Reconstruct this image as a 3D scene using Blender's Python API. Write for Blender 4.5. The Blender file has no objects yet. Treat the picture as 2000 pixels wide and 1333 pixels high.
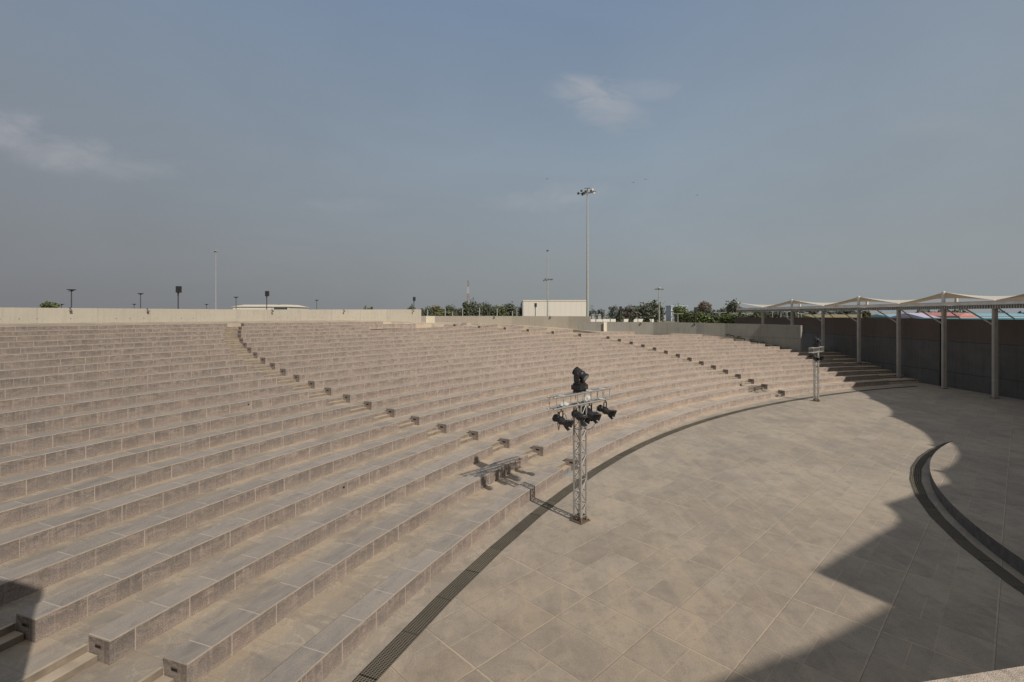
import bpy, math, random
from math import sin, cos, pi, radians, degrees, hypot, atan2, sqrt, floor
from mathutils import Vector, Matrix
random.seed(7)
SC = bpy.context.scene
COL = SC.collection
H = 5.87          # eye height above the stage floor
F = 968.0         # focal length in photo pixels (2000 wide)
YH = 616.0        # horizon row

# ------------------------------------------------------------------ node helpers
class NT:
    def __init__(s, name, rough=0.85, spec=0.25, metal=0.0):
        s.m = bpy.data.materials.new(name); s.m.use_nodes = True
        s.t = s.m.node_tree; s.n = s.t.nodes
        s.b = s.n['Principled BSDF']
        s.b.inputs['Roughness'].default_value = rough
        s.b.inputs['Metallic'].default_value = metal
        s.b.inputs['Specular IOR Level'].default_value = spec
    def link(s, a, b): s.t.links.new(a, b)
    def setin(s, sock, v):
        if v is None: return
        if isinstance(v, bpy.types.NodeSocket): s.link(v, sock)
        else:
            if isinstance(v, (tuple, list)) and len(v) == 3 and sock.type == 'RGBA': v = (*v, 1)
            sock.default_value = v
    def math(s, op, a, b=None, c=None, clamp=False):
        n = s.n.new('ShaderNodeMath'); n.operation = op; n.use_clamp = clamp
        s.setin(n.inputs[0], a); s.setin(n.inputs[1], b)
        if c is not None: s.setin(n.inputs[2], c)
        return n.outputs[0]
    def mix(s, f, a, b, mode='MIX'):
        n = s.n.new('ShaderNodeMix'); n.data_type = 'RGBA'; n.blend_type = mode
        s.setin(n.inputs[0], f); s.setin(n.inputs[6], a); s.setin(n.inputs[7], b)
        return n.outputs[2]
    def uv(s): return s.n.new('ShaderNodeUVMap').outputs[0]
    def obj(s): return s.n.new('ShaderNodeNewGeometry').outputs['Position']
    def sep(s, v):
        n = s.n.new('ShaderNodeSeparateXYZ'); s.link(v, n.inputs[0]); return n.outputs
    def comb(s, x, y, z=0.0):
        n = s.n.new('ShaderNodeCombineXYZ'); s.setin(n.inputs[0], x); s.setin(n.inputs[1], y); s.setin(n.inputs[2], z); return n.outputs[0]
    def mapp(s, v, scale=(1,1,1), rot=(0,0,0), loc=(0,0,0)):
        n = s.n.new('ShaderNodeMapping'); s.link(v, n.inputs[0])
        n.inputs['Scale'].default_value = scale; n.inputs['Rotation'].default_value = rot; n.inputs['Location'].default_value = loc
        return n.outputs[0]
    def noise(s, v, scale, detail=3, rough=0.55, dist=0.0):
        n = s.n.new('ShaderNodeTexNoise'); s.link(v, n.inputs['Vector'])
        n.inputs['Scale'].default_value = scale; n.inputs['Detail'].default_value = detail
        n.inputs['Roughness'].default_value = rough; n.inputs['Distortion'].default_value = dist
        return n.outputs[0]
    def white(s, v, out='Value'):
        n = s.n.new('ShaderNodeTexWhiteNoise'); s.link(v, n.inputs['Vector']); return n.outputs[out]
    def ramp(s, f, pts):
        n = s.n.new('ShaderNodeValToRGB'); s.setin(n.inputs[0], f)
        e = n.color_ramp.elements
        while len(e) < len(pts): e.new(0.5)
        for i, (p, c) in enumerate(pts):
            e[i].position = p
            e[i].color = (*c, 1) if isinstance(c, (tuple, list)) else (c, c, c, 1)
        return n.outputs[0]
    def step(s, v, a, b):      # smooth 0..1
        n = s.n.new('ShaderNodeMapRange'); n.clamp = True
        s.setin(n.inputs[0], v); n.inputs[1].default_value = a; n.inputs[2].default_value = b
        return n.outputs[0]
    def joint(s, coord, pitch, width, phase=0.0):
        """1 on a joint line of given width, else 0"""
        x = s.math('ADD', coord, -phase + width/2)
        x = s.math('FLOORED_MODULO', x, pitch)
        return s.math('LESS_THAN', x, width)
    def bump(s, h, strength=0.3, dist=0.01):
        n = s.n.new('ShaderNodeBump'); s.setin(n.inputs['Height'], h)
        n.inputs['Strength'].default_value = strength; n.inputs['Distance'].default_value = dist
        s.link(n.outputs[0], s.b.inputs['Normal'])
    def color(s, c): s.setin(s.b.inputs['Base Color'], c)

def plain(name, col, rough=0.6, metal=0.0, var=0.12, scale=3.0, spec=0.3, bump=0.0):
    m = NT(name, rough, spec, metal)
    p = m.obj()
    n = m.noise(p, scale, 4)
    k = m.ramp(n, [(0.25, 1-var), (0.75, 1+var)])
    m.color(m.mix(1.0, col, k, 'MULTIPLY'))
    if bump: m.bump(m.noise(p, scale*12, 3), bump, 0.01)
    return m.m

M = {}
# granite riser faces: UV = (arc length, height above own walkway)
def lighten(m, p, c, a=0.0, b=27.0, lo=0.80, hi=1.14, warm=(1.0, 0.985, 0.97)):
    """scales the stone base colour from darker at near left to paler at far right"""
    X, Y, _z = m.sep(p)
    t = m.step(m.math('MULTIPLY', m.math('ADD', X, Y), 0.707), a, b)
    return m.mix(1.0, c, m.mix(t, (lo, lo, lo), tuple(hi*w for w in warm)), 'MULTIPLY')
def mk_face():
    m = NT('granite_riser', 0.85, 0.2)
    uv = m.uv(); x, y, _ = m.sep(uv); p = m.obj()
    cell = m.math('FLOOR', m.math('DIVIDE', x, 0.92))
    half = m.math('FLOOR', m.math('DIVIDE', x, 0.46))
    rnd = m.white(m.comb(half, 3.1)); rnd2 = m.white(m.comb(cell, 9.7))
    r3 = m.white(m.comb(half, 17.3))
    big = m.noise(p, 0.35, 4, 0.6)
    mot = m.noise(m.mapp(uv, (2.0, 5.0, 1)), 1.5, 6, 0.7, 0.8)
    streak = m.noise(m.mapp(uv, (13, 0.8, 1)), 1.0, 5, 0.75)
    c = m.mix(rnd, (0.245, 0.203, 0.182), (0.325, 0.272, 0.243))
    c = m.mix(m.math('MULTIPLY', r3, 0.5), c, (0.222, 0.208, 0.195))
    c = m.mix(m.math('MULTIPLY', m.step(r3, 0.92, 0.97), 0.6), c, (0.33, 0.255, 0.22))
    st = m.math('MULTIPLY', m.step(mot, 0.42, 0.56), m.step(y, 0.02, 0.26))
    c = m.mix(m.math('MULTIPLY', st, 0.74), c, (0.150, 0.133, 0.124))
    c = m.mix(m.math('MULTIPLY', m.step(mot, 0.46, 0.34), 0.35), c, (0.35, 0.29, 0.235))
    c = m.mix(m.math('MULTIPLY', m.step(streak, 0.53, 0.64), 0.48), c, (0.40, 0.335, 0.285))
    c = m.mix(m.math('MULTIPLY', m.step(streak, 0.45, 0.34), 0.50), c, (0.155, 0.135, 0.125))
    foot = m.math('MULTIPLY', m.step(y, 0.07, 0.0), m.step(m.noise(m.mapp(uv, (2.5, 5, 1)), 1.0, 4), 0.40, 0.58))
    c = m.mix(m.math('MULTIPLY', foot, 0.6), c, (0.42, 0.345, 0.27))
    c = m.mix(m.math('MULTIPLY', m.step(big, 0.42, 0.6), 0.16), c, (0.35, 0.295, 0.25))
    sp = m.noise(p, 95, 2, 0.8)
    c = m.mix(1.0, c, m.ramp(sp, [(0.36, 0.58), (0.5, 1.0), (0.64, 1.42)]), 'MULTIPLY')
    j1 = m.joint(x, 0.92, 0.020); j2 = m.joint(x, 0.92, 0.012, 0.46)
    keep = m.math('MULTIPLY', j1, m.step(rnd2, 0.15, 0.3))
    # broken, dirt-caught top arris and a few chips
    ch = m.noise(m.mapp(uv, (1, 1, 1)), 14, 4, 0.8)
    c = m.mix(m.math('MULTIPLY', m.math('MULTIPLY', m.step(y, 0.325, 0.352), m.step(ch, 0.50, 0.60)), 0.55), c, (0.10, 0.085, 0.075))
    dirt = m.math('MULTIPLY', m.step(y, 0.03, 0.0), m.step(ch, 0.44, 0.56))
    c = m.mix(m.math('MULTIPLY', dirt, 0.5), c, (0.15, 0.12, 0.095))
    c = m.mix(m.math('MULTIPLY', keep, 0.75), c, (0.50, 0.43, 0.36))
    c = m.mix(m.math('MULTIPLY', j2, m.math('MULTIPLY', rnd, 0.6)), c, (0.42, 0.345, 0.28))
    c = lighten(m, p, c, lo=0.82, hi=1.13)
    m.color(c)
    m.bump(m.math('ADD', sp, m.math('MULTIPLY', j1, -1.0)), 0.4, 0.006)
    return m.m
M['face'] = mk_face()
# seat tops: UV = (arc length, distance from front edge)
def mk_top():
    m = NT('granite_seat', 0.8, 0.25)
    uv = m.uv(); x, y, _ = m.sep(uv); p = m.obj()
    cell = m.math('FLOOR', m.math('DIVIDE', x, 0.92))
    rnd = m.white(m.comb(cell, 5.5)); r2 = m.white(m.comb(cell, 21.0))
    c = m.mix(rnd, (0.248, 0.228, 0.210), (0.325, 0.298, 0.275))
    c = m.mix(m.math('MULTIPLY', r2, 0.3), c, (0.33, 0.29, 0.26))
    mot = m.noise(m.mapp(uv, (1.2, 3.0, 1)), 1.4, 6, 0.65, 0.4)
    c = m.mix(m.math('MULTIPLY', m.step(mot, 0.5, 0.62), 0.42), c, (0.39, 0.335, 0.275))
    c = m.mix(m.math('MULTIPLY', m.step(mot, 0.46, 0.34), 0.45), c, (0.18, 0.17, 0.16))
    dust = m.math('ADD', y, m.math('MULTIPLY', m.math('ADD', m.noise(m.mapp(uv, (1.7, 1, 1)), 1.0, 4), -0.5), 0.45))
    c = m.mix(m.math('MULTIPLY', m.step(dust, 0.40, 0.56), 0.35), c, (0.38, 0.33, 0.27))
    sp = m.noise(p, 80, 2, 0.7)
    c = m.mix(1.0, c, m.ramp(sp, [(0.32, 0.74), (0.5, 1.0), (0.68, 1.24)]), 'MULTIPLY')
    j = m.joint(x, 0.92, 0.018)
    c = m.mix(m.math('MULTIPLY', j, 0.8), c, (0.52, 0.46, 0.38))
    e = m.step(y, 0.022, 0.008)
    c = m.mix(m.math('MULTIPLY', e, 0.6), c, (0.50, 0.44, 0.37))
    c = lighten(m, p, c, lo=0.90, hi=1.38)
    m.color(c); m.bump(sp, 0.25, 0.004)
    return m.m
M['top'] = mk_top()
# walkway floors / steps: UV = (arc length, radial)
def mk_walk():
    m = NT('dusty_walkway_paving', 0.9, 0.15)
    uv = m.uv(); x, y, _ = m.sep(uv); p = m.obj()
    cell = m.math('FLOOR', m.math('DIVIDE', x, 0.92))
    rnd = m.white(m.comb(cell, m.math('FLOOR', m.math('MULTIPLY', y, 0.76))))
    c = m.mix(rnd, (0.365, 0.312, 0.246), (0.43, 0.366, 0.29))
    n1 = m.noise(p, 0.9, 6, 0.65, 0.8); n2 = m.noise(p, 3.2, 5, 0.65, 0.5)
    c = m.mix(m.math('MULTIPLY', m.step(n1, 0.50, 0.60), 0.65), c, (0.27, 0.242, 0.208))
    c = m.mix(m.math('MULTIPLY', m.step(n1, 0.44, 0.36), 0.45), c, (0.44, 0.335, 0.25))
    n3 = m.noise(m.mapp(uv, (0.8, 1.6, 1)), 1.3, 5, 0.65, 0.4)
    Zp = m.sep(p)[2]
    grey = m.mix(rnd, (0.262, 0.242, 0.224), (0.325, 0.298, 0.272))
    edge = m.math('ADD', y, m.math('MULTIPLY', m.math('ADD', n3, -0.5), 0.9))
    back = m.math('MULTIPLY', m.step(edge, 0.66, 0.54), m.math('ADD', 0.45, m.math('MULTIPLY', m.step(Zp, 0.3, 1.2), 0.42)))
    c = m.mix(back, c, grey)
    c = m.mix(m.math('MULTIPLY', m.step(n2, 0.54, 0.66), 0.45), c, (0.22, 0.20, 0.178))
    ring = m.math('ABSOLUTE', m.math('ADD', n1, -0.485))
    c = m.mix(m.math('MULTIPLY', m.step(ring, 0.012, 0.0), 0.3), c, (0.60, 0.53, 0.43))
    sp = m.noise(p, 60, 2, 0.7)
    c = m.mix(1.0, c, m.ramp(sp, [(0.3, 0.86), (0.7, 1.14)]), 'MULTIPLY')
    j = m.joint(x, 0.92, 0.014, 0.3)
    c = m.mix(m.math('MULTIPLY', j, 0.45), c, (0.28, 0.21, 0.15))
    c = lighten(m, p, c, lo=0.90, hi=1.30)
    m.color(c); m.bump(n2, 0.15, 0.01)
    return m.m
M['walk'] = mk_walk()
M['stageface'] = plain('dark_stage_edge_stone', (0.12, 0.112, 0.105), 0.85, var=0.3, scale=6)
# stage floor paving, world coordinates rotated to the slab grid
TH = 0.7988
def mk_floor(name='stage_floor_paving', tint=1.0, streak_lines=True):
    m = NT(name, 0.82, 0.2)
    p = m.obj(); X, Y, Z = m.sep(p)
    a = m.math('ADD', m.math('MULTIPLY', X, cos(TH)), m.math('MULTIPLY', Y, -sin(TH)))
    b = m.math('ADD', m.math('MULTIPLY', X, sin(TH)), m.math('MULTIPLY', Y, cos(TH)))
    wob = m.math('MULTIPLY', m.math('ADD', m.noise(p, 6, 3), -0.5), 0.02)
    a = m.math('ADD', a, wob); b = m.math('ADD', b, wob)
    ia = m.math('FLOOR', m.math('DIVIDE', m.math('ADD', a, 6.31), 0.75)); ib = m.math('FLOOR', m.math('DIVIDE', m.math('ADD', b, -7.34), 1.0045))
    rnd = m.white(m.comb(ia, ib)); r2 = m.white(m.comb(ib, ia, 4.0))
    c = m.mix(rnd, (0.312*tint, 0.283*tint, 0.246*tint), (0.375*tint, 0.341*tint, 0.297*tint))
    c = m.mix(m.math('MULTIPLY', m.step(r2, 0.70, 1.0), 0.20), c, (0.27*tint, 0.255*tint, 0.235*tint))
    c = m.mix(m.math('MULTIPLY', m.step(r2, 0.25, 0.0), 0.28), c, (0.42*tint, 0.34*tint, 0.26*tint))
    n1 = m.noise(p, 0.22, 5, 0.6, 0.3)
    # every slab has its own stain pattern: offset the noise lookup per slab
    off = m.n.new('ShaderNodeVectorMath'); off.operation = 'ADD'
    m.link(p, off.inputs[0]); m.link(m.comb(m.math('MULTIPLY', rnd, 40.0), m.math('MULTIPLY', r2, 40.0), 0.0), off.inputs[1])
    n2 = m.noise(off.outputs[0], 1.3, 7, 0.72, 0.5); n4 = m.noise(off.outputs[0], 5.0, 5, 0.75, 0.3)
    c = m.mix(m.math('MULTIPLY', m.step(n1, 0.49, 0.58), 0.42), c, (0.262*tint, 0.24*tint, 0.212*tint))
    c = m.mix(m.math('MULTIPLY', m.step(n1, 0.47, 0.40), 0.40), c, (0.40*tint, 0.355*tint, 0.285*tint))
    c = m.mix(m.math('MULTIPLY', m.step(n2, 0.50, 0.66), 0.42), c, (0.20*tint, 0.186*tint, 0.165*tint))
    c = m.mix(m.math('MULTIPLY', m.step(n2, 0.48, 0.34), 0.32), c, (0.435*tint, 0.378*tint, 0.30*tint))
    c = m.mix(m.math('MULTIPLY', m.step(n4, 0.52, 0.66), 0.36), c, (0.20*tint, 0.19*tint, 0.172*tint))
    # wiped and washed smears running with the slabs, plus scattered drips
    sm = m.noise(m.mapp(p, (1.6, 0.35, 1), (0, 0, TH)), 1.1, 7, 0.7, 0.6)
    c = m.mix(m.math('MULTIPLY', m.step(sm, 0.50, 0.64), 0.34), c, (0.235*tint, 0.22*tint, 0.197*tint))
    c = m.mix(m.math('MULTIPLY', m.step(sm, 0.47, 0.40), 0.34), c, (0.43*tint, 0.37*tint, 0.29*tint))
    dr = m.noise(p, 9.0, 4, 0.8)
    c = m.mix(m.math('MULTIPLY', m.step(dr, 0.64, 0.70), 0.5), c, (0.17, 0.155, 0.135))
    fine = m.noise(p, 42, 3, 0.75)
    c = m.mix(1.0, c, m.ramp(fine, [(0.3, 0.80), (0.7, 1.20)]), 'MULTIPLY')
    # joints: broken pale mortar with thin dark line
    brk = m.step(m.noise(p, 0.8, 6, 0.75), 0.44, 0.56)
    ja = m.joint(a, 1.4985, 0.038, -6.312); jb = m.joint(b, 1.0045, 0.032, 7.335)
    jb3 = m.joint(b, 3.0135, 0.045, 8.33)
    jh = m.joint(a, 1.4985, 0.018, -5.56)
    course = m.math('FLOORED_MODULO', ib, 2.0)
    jh = m.math('MULTIPLY', jh, m.math('LESS_THAN', course, 0.5))
    jq = m.math('MULTIPLY', m.joint(a, 1.4985, 0.018, -5.86), m.math('GREATER_THAN', course, 0.5)); jh = m.math('MAXIMUM', jh, jq)
    pale = m.math('MULTIPLY', m.math('MAXIMUM', m.math('MAXIMUM', ja, jb3), m.math('MULTIPLY', jb, 0.8)), m.math('ADD', m.math('MULTIPLY', brk, 0.6), 0.38))
    c = m.mix(m.math('MULTIPLY', pale, 0.8), c, (0.48*tint, 0.42*tint, 0.345*tint))
    c = m.mix(m.math('MULTIPLY', jh, m.math('ADD', m.math('MULTIPLY', brk, 0.35), 0.25)), c, (0.48*tint, 0.41*tint, 0.32*tint))
    dk = m.math('MAXIMUM', m.joint(a, 1.4985, 0.010, -6.300), m.joint(b, 1.0045, 0.009, 7.345))
    c = m.mix(m.math('MULTIPLY', dk, 0.75), c, (0.10, 0.083, 0.07))
    # warmer, darker tint toward the near corner
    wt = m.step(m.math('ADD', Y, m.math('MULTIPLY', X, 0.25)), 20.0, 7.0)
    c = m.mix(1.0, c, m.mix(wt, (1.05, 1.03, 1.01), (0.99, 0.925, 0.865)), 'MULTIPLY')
    m.color(c)
    m.bump(m.math('SUBTRACT', fine, m.math('MULTIPLY', dk, 1.0)), 0.2, 0.006)
    return m.m
M['floor'] = mk_floor()
M['stage'] = mk_floor('raised_stage_paving', 0.92)
# drain grating, UV metres
def mk_grate():
    m = NT('cast_iron_grating', 0.85, 0.08, 0.0)
    uv = m.uv(); x, y, _ = m.sep(uv); p = m.obj()
    hx = m.joint(x, 0.036, 0.013); hy = m.joint(y, 0.052, 0.015)
    bars = m.math('MAXIMUM', hx, hy)
    cell = m.white(m.comb(m.math('FLOOR', m.math('DIVIDE', x, 1.2)), 1.0))
    rust = m.noise(p, 1.2, 4)
    bc = m.mix(rust, (0.11, 0.10, 0.082), (0.19, 0.17, 0.138))
    bc = m.mix(m.math('MULTIPLY', cell, 0.35), bc, (0.34, 0.30, 0.22))
    c = m.mix(bars, (0.02, 0.018, 0.015), bc)
    seam = m.joint(x, 1.2, 0.016)
    c = m.mix(seam, c, (0.015, 0.013, 0.012))
    m.color(c); m.bump(bars, 0.3, 0.004)
    return m.m
M['grate'] = mk_grate()
# board-marked concrete; UV = (length, height)
def mk_conc(name, c0, c1, dark, panel=2.4, band=None):
    m = NT(name, 0.85, 0.2)
    uv = m.uv(); x, y, _ = m.sep(uv); p = m.obj()
    n1 = m.noise(m.mapp(uv, (0.6, 0.9, 1)), 1.0, 6, 0.65, 0.6)
    n2 = m.noise(m.mapp(uv, (3.5, 0.35, 1)), 1.0, 5, 0.65)
    c = m.mix(n1, c0, c1)
    c = m.mix(m.math('MULTIPLY', m.step(n2, 0.50, 0.72), 0.38), c, dark)
    cell = m.white(m.comb(m.math('FLOOR', m.math('DIVIDE', x, panel)), 2.0))
    c = m.mix(m.math('MULTIPLY', cell, 0.22), c, dark)
    j = m.joint(x, panel, 0.03)
    c = m.mix(m.math('MULTIPLY', j, 0.55), c, dark)
    j2 = m.joint(x, panel/2, 0.015, 0.3)
    c = m.mix(m.math('MULTIPLY', j2, 0.25), c, dark)
    if band is not None:
        for zz in band:
            wv = m.math('MULTIPLY', m.math('ADD', m.noise(m.mapp(uv, (0.5, 0, 1)), 1.0, 3), -0.5), 0.25)
            d = m.math('ABSOLUTE', m.math('ADD', m.math('ADD', y, wv), -zz))
            c = m.mix(m.math('MULTIPLY', m.step(d, 0.06, 0.01), 0.55), c, dark)
    # tie holes
    tx = m.math('ABSOLUTE', m.math('ADD', m.math('FLOORED_MODULO', x, 0.8), -0.4)); ty = m.math('ABSOLUTE', m.math('ADD', m.math('FLOORED_MODULO', y, 1.2), -0.85))
    hole = m.math('MULTIPLY', m.math('LESS_THAN', tx, 0.03), m.math('LESS_THAN', ty, 0.03))
    hole = m.math('MULTIPLY', hole, m.step(n1, 0.48, 0.52))
    c = m.mix(m.math('MULTIPLY', hole, 0.8), c, (0.06, 0.05, 0.05))
    f = m.noise(p, 22, 3, 0.7)
    c = m.mix(1.0, c, m.ramp(f, [(0.3, 0.9), (0.7, 1.1)]), 'MULTIPLY')
    m.color(c); m.bump(m.math('SUBTRACT', f, j), 0.25, 0.01)
    return m
M['concA'] = mk_conc('pale_board_marked_concrete', (0.44, 0.415, 0.355), (0.355, 0.337, 0.29), (0.23, 0.21, 0.18), 3.0).m
M['concB'] = mk_conc('grey_board_marked_concrete', (0.40, 0.37, 0.315), (0.33, 0.31, 0.27), (0.23, 0.215, 0.185), 2.0).m
M['concC'] = mk_conc('grey_stained_concrete', (0.30, 0.30, 0.275), (0.235, 0.235, 0.215), (0.13, 0.13, 0.12), 3.2, band=(3.35,)).m
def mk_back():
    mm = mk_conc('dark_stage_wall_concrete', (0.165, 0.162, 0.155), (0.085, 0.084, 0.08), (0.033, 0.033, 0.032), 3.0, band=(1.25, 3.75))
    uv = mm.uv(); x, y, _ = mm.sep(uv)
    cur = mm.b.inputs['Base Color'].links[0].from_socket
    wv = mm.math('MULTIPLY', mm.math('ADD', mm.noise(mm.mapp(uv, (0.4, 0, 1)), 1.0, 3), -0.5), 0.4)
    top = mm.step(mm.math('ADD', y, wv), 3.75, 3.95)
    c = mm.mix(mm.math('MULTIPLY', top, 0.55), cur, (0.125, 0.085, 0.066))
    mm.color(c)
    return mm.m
M['concD'] = mk_back()
M['ledge'] = plain('speckled_granite_coping', (0.50, 0.43, 0.36), 0.8, var=0.35, scale=26, bump=0.6)
M['alu'] = plain('truss_aluminium', (0.40, 0.395, 0.38), 0.5, 0.6, var=0.10, scale=9)
M['steelrust'] = plain('weathered_steel_plate', (0.17, 0.13, 0.10), 0.7, 0.3, var=0.3, scale=14)
M['black'] = plain('black_powder_coat', (0.022, 0.022, 0.024), 0.42, 0.0, var=0.2, scale=12, spec=0.5)
M['blackrub'] = plain('black_rubber_cable', (0.015, 0.015, 0.015), 0.6)
def mk_lens():
    m = NT('lens_glass', 0.08, 0.9, 0.0); m.color((0.25, 0.28, 0.30)); m.b.inputs['Metallic'].default_value = 0.6; return m.m
M['lens'] = mk_lens()
def mk_bag():
    m = NT('clear_plastic_bag', 0.25, 0.6); m.color((0.75, 0.78, 0.78)); m.b.inputs['Alpha'].default_value = 0.55
    m.bump(m.noise(m.obj(), 30, 4, 0.7), 0.8, 0.02); return m.m
M['bag'] = mk_bag()
M['whitepaint'] = plain('white_painted_steel', (0.66, 0.65, 0.61), 0.5, var=0.1, scale=2)
M['colpaint'] = plain('grey_painted_column', (0.36, 0.34, 0.315), 0.6, var=0.15, scale=1.5)
M['darksteel'] = plain('dark_grey_steel', (0.085, 0.08, 0.075), 0.55, 0.3, var=0.2, scale=2)
M['fascia'] = plain('pale_grey_fascia', (0.70, 0.69, 0.66), 0.55, var=0.15, scale=1.2)
M['rib'] = plain('ribbed_deck_steel', (0.42, 0.42, 0.41), 0.5, 0.3, var=0.15)
def mk_membrane():
    m = NT('tensile_fabric', 0.6, 0.2)
    p = m.obj(); n = m.noise(p, 0.8, 4)
    c = m.mix(n, (0.62, 0.59, 0.53), (0.72, 0.69, 0.62)); m.color(c)
    # fabric lets a little light through
    tr = m.n.new('ShaderNodeBsdfTranslucent'); m.setin(tr.inputs[0], (0.50, 0.40, 0.30))
    mx = m.n.new('ShaderNodeMixShader'); mx.inputs[0].default_value = 0.14
    m.link(m.b.outputs[0], mx.inputs[1]); m.link(tr.outputs[0], mx.inputs[2])
    m.link(mx.outputs[0], m.n['Material Output'].inputs[0])
    return m.m
M['fabric'] = mk_membrane()
M['pole'] = plain('galvanised_pole', (0.36, 0.38, 0.36), 0.5, 0.3, var=0.1)
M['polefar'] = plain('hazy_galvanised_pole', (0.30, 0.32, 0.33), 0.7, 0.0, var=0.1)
M['lampdark'] = plain('dark_lamp_post', (0.055, 0.055, 0.06), 0.6)
M['cream'] = plain('cream_painted_panel', (0.56, 0.51, 0.39), 0.6, var=0.08)
M['wall_light'] = plain('step_light_slot', (0.008, 0.008, 0.008), 0.5)
M['slotframe'] = plain('slot_frame_steel', (0.13, 0.105, 0.09), 0.6)
def mk_clad(name, c, pitch=1.0):
    m = NT(name, 0.6, 0.3); uv = m.uv(); x, y, _ = m.sep(uv)
    cc = m.mix(m.noise(m.mapp(uv, (0.25, 0.15, 1)), 1, 4), tuple(v*0.94 for v in c), tuple(v*1.04 for v in c))
    j = m.joint(x, pitch, 0.12*pitch); cc = m.mix(m.math('MULTIPLY', j, 0.14), cc, tuple(v*0.5 for v in c))
    m.color(cc); return m.m
M['clad'] = mk_clad('cream_ribbed_cladding', (0.58, 0.57, 0.53), 1.6)
M['cladroof'] = mk_clad('cream_metal_roof', (0.62, 0.58, 0.50), 1.2)
M['grey_wall'] = plain('grey_shed_wall', (0.25, 0.27, 0.29), 0.8)
M['blue'] = mk_clad('pale_blue_roof_sheet', (0.22, 0.42, 0.52), 1.2)
M['teal'] = mk_clad('teal_fascia', (0.06, 0.22, 0.26), 2.0)
M['pink'] = plain('pink_render', (0.62, 0.30, 0.27), 0.8)
M['lilac'] = plain('lilac_render', (0.46, 0.44, 0.60), 0.8)
M['olive'] = plain('olive_roof_sheet', (0.23, 0.21, 0.12), 0.8)
M['bluewhite'] = plain('pale_blue_frame', (0.42, 0.50, 0.60), 0.7)
M['window'] = plain('dark_window', (0.05, 0.06, 0.08), 0.3)
def mk_ground():
    m = NT('dry_scrub_ground', 0.95, 0.1); p = m.obj()
    n = m.noise(p, 0.03, 6, 0.6); n2 = m.noise(p, 0.6, 5, 0.6)
    c = m.mix(m.step(n, 0.35, 0.65), (0.27, 0.215, 0.15), (0.13, 0.14, 0.085))
    c = m.mix(m.math('MULTIPLY', n2, 0.5), c, (0.33, 0.27, 0.20)); m.color(c); return m.m
M['ground'] = mk_ground()
def mk_leaf(name, c0, c1, c2):
    m = NT(name, 0.8, 0.1)
    oi = m.n.new('ShaderNodeObjectInfo'); p = m.obj()
    n = m.noise(p, 0.9, 3)
    f = m.n.new('ShaderNodeNewGeometry').outputs['Random Per Island']
    c = m.mix(f, c0, c1); c = m.mix(m.step(n, 0.45, 0.65), c, c2); m.color(c); return m.m
M['leafdark'] = mk_leaf('dark_green_foliage', (0.085, 0.10, 0.074), (0.135, 0.15, 0.108), (0.105, 0.122, 0.09))  # greyed and lightened so the leaf colour carries distance haze
M['leafmid'] = mk_leaf('olive_green_foliage', (0.09, 0.11, 0.06), (0.15, 0.17, 0.09), (0.11, 0.135, 0.072))
M['leafyel'] = mk_leaf('yellow_green_foliage', (0.11, 0.13, 0.045), (0.20, 0.20, 0.085), (0.15, 0.17, 0.06))
M['leafbrown'] = mk_leaf('dry_brown_foliage', (0.13, 0.10, 0.075), (0.20, 0.155, 0.115), (0.15, 0.13, 0.08))
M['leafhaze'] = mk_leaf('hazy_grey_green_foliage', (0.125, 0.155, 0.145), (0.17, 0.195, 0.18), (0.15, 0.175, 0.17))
M['bark'] = plain('grey_brown_bark', (0.11, 0.085, 0.065), 0.9)
M['bird'] = plain('dark_feathers', (0.03, 0.03, 0.03), 0.8)

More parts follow.
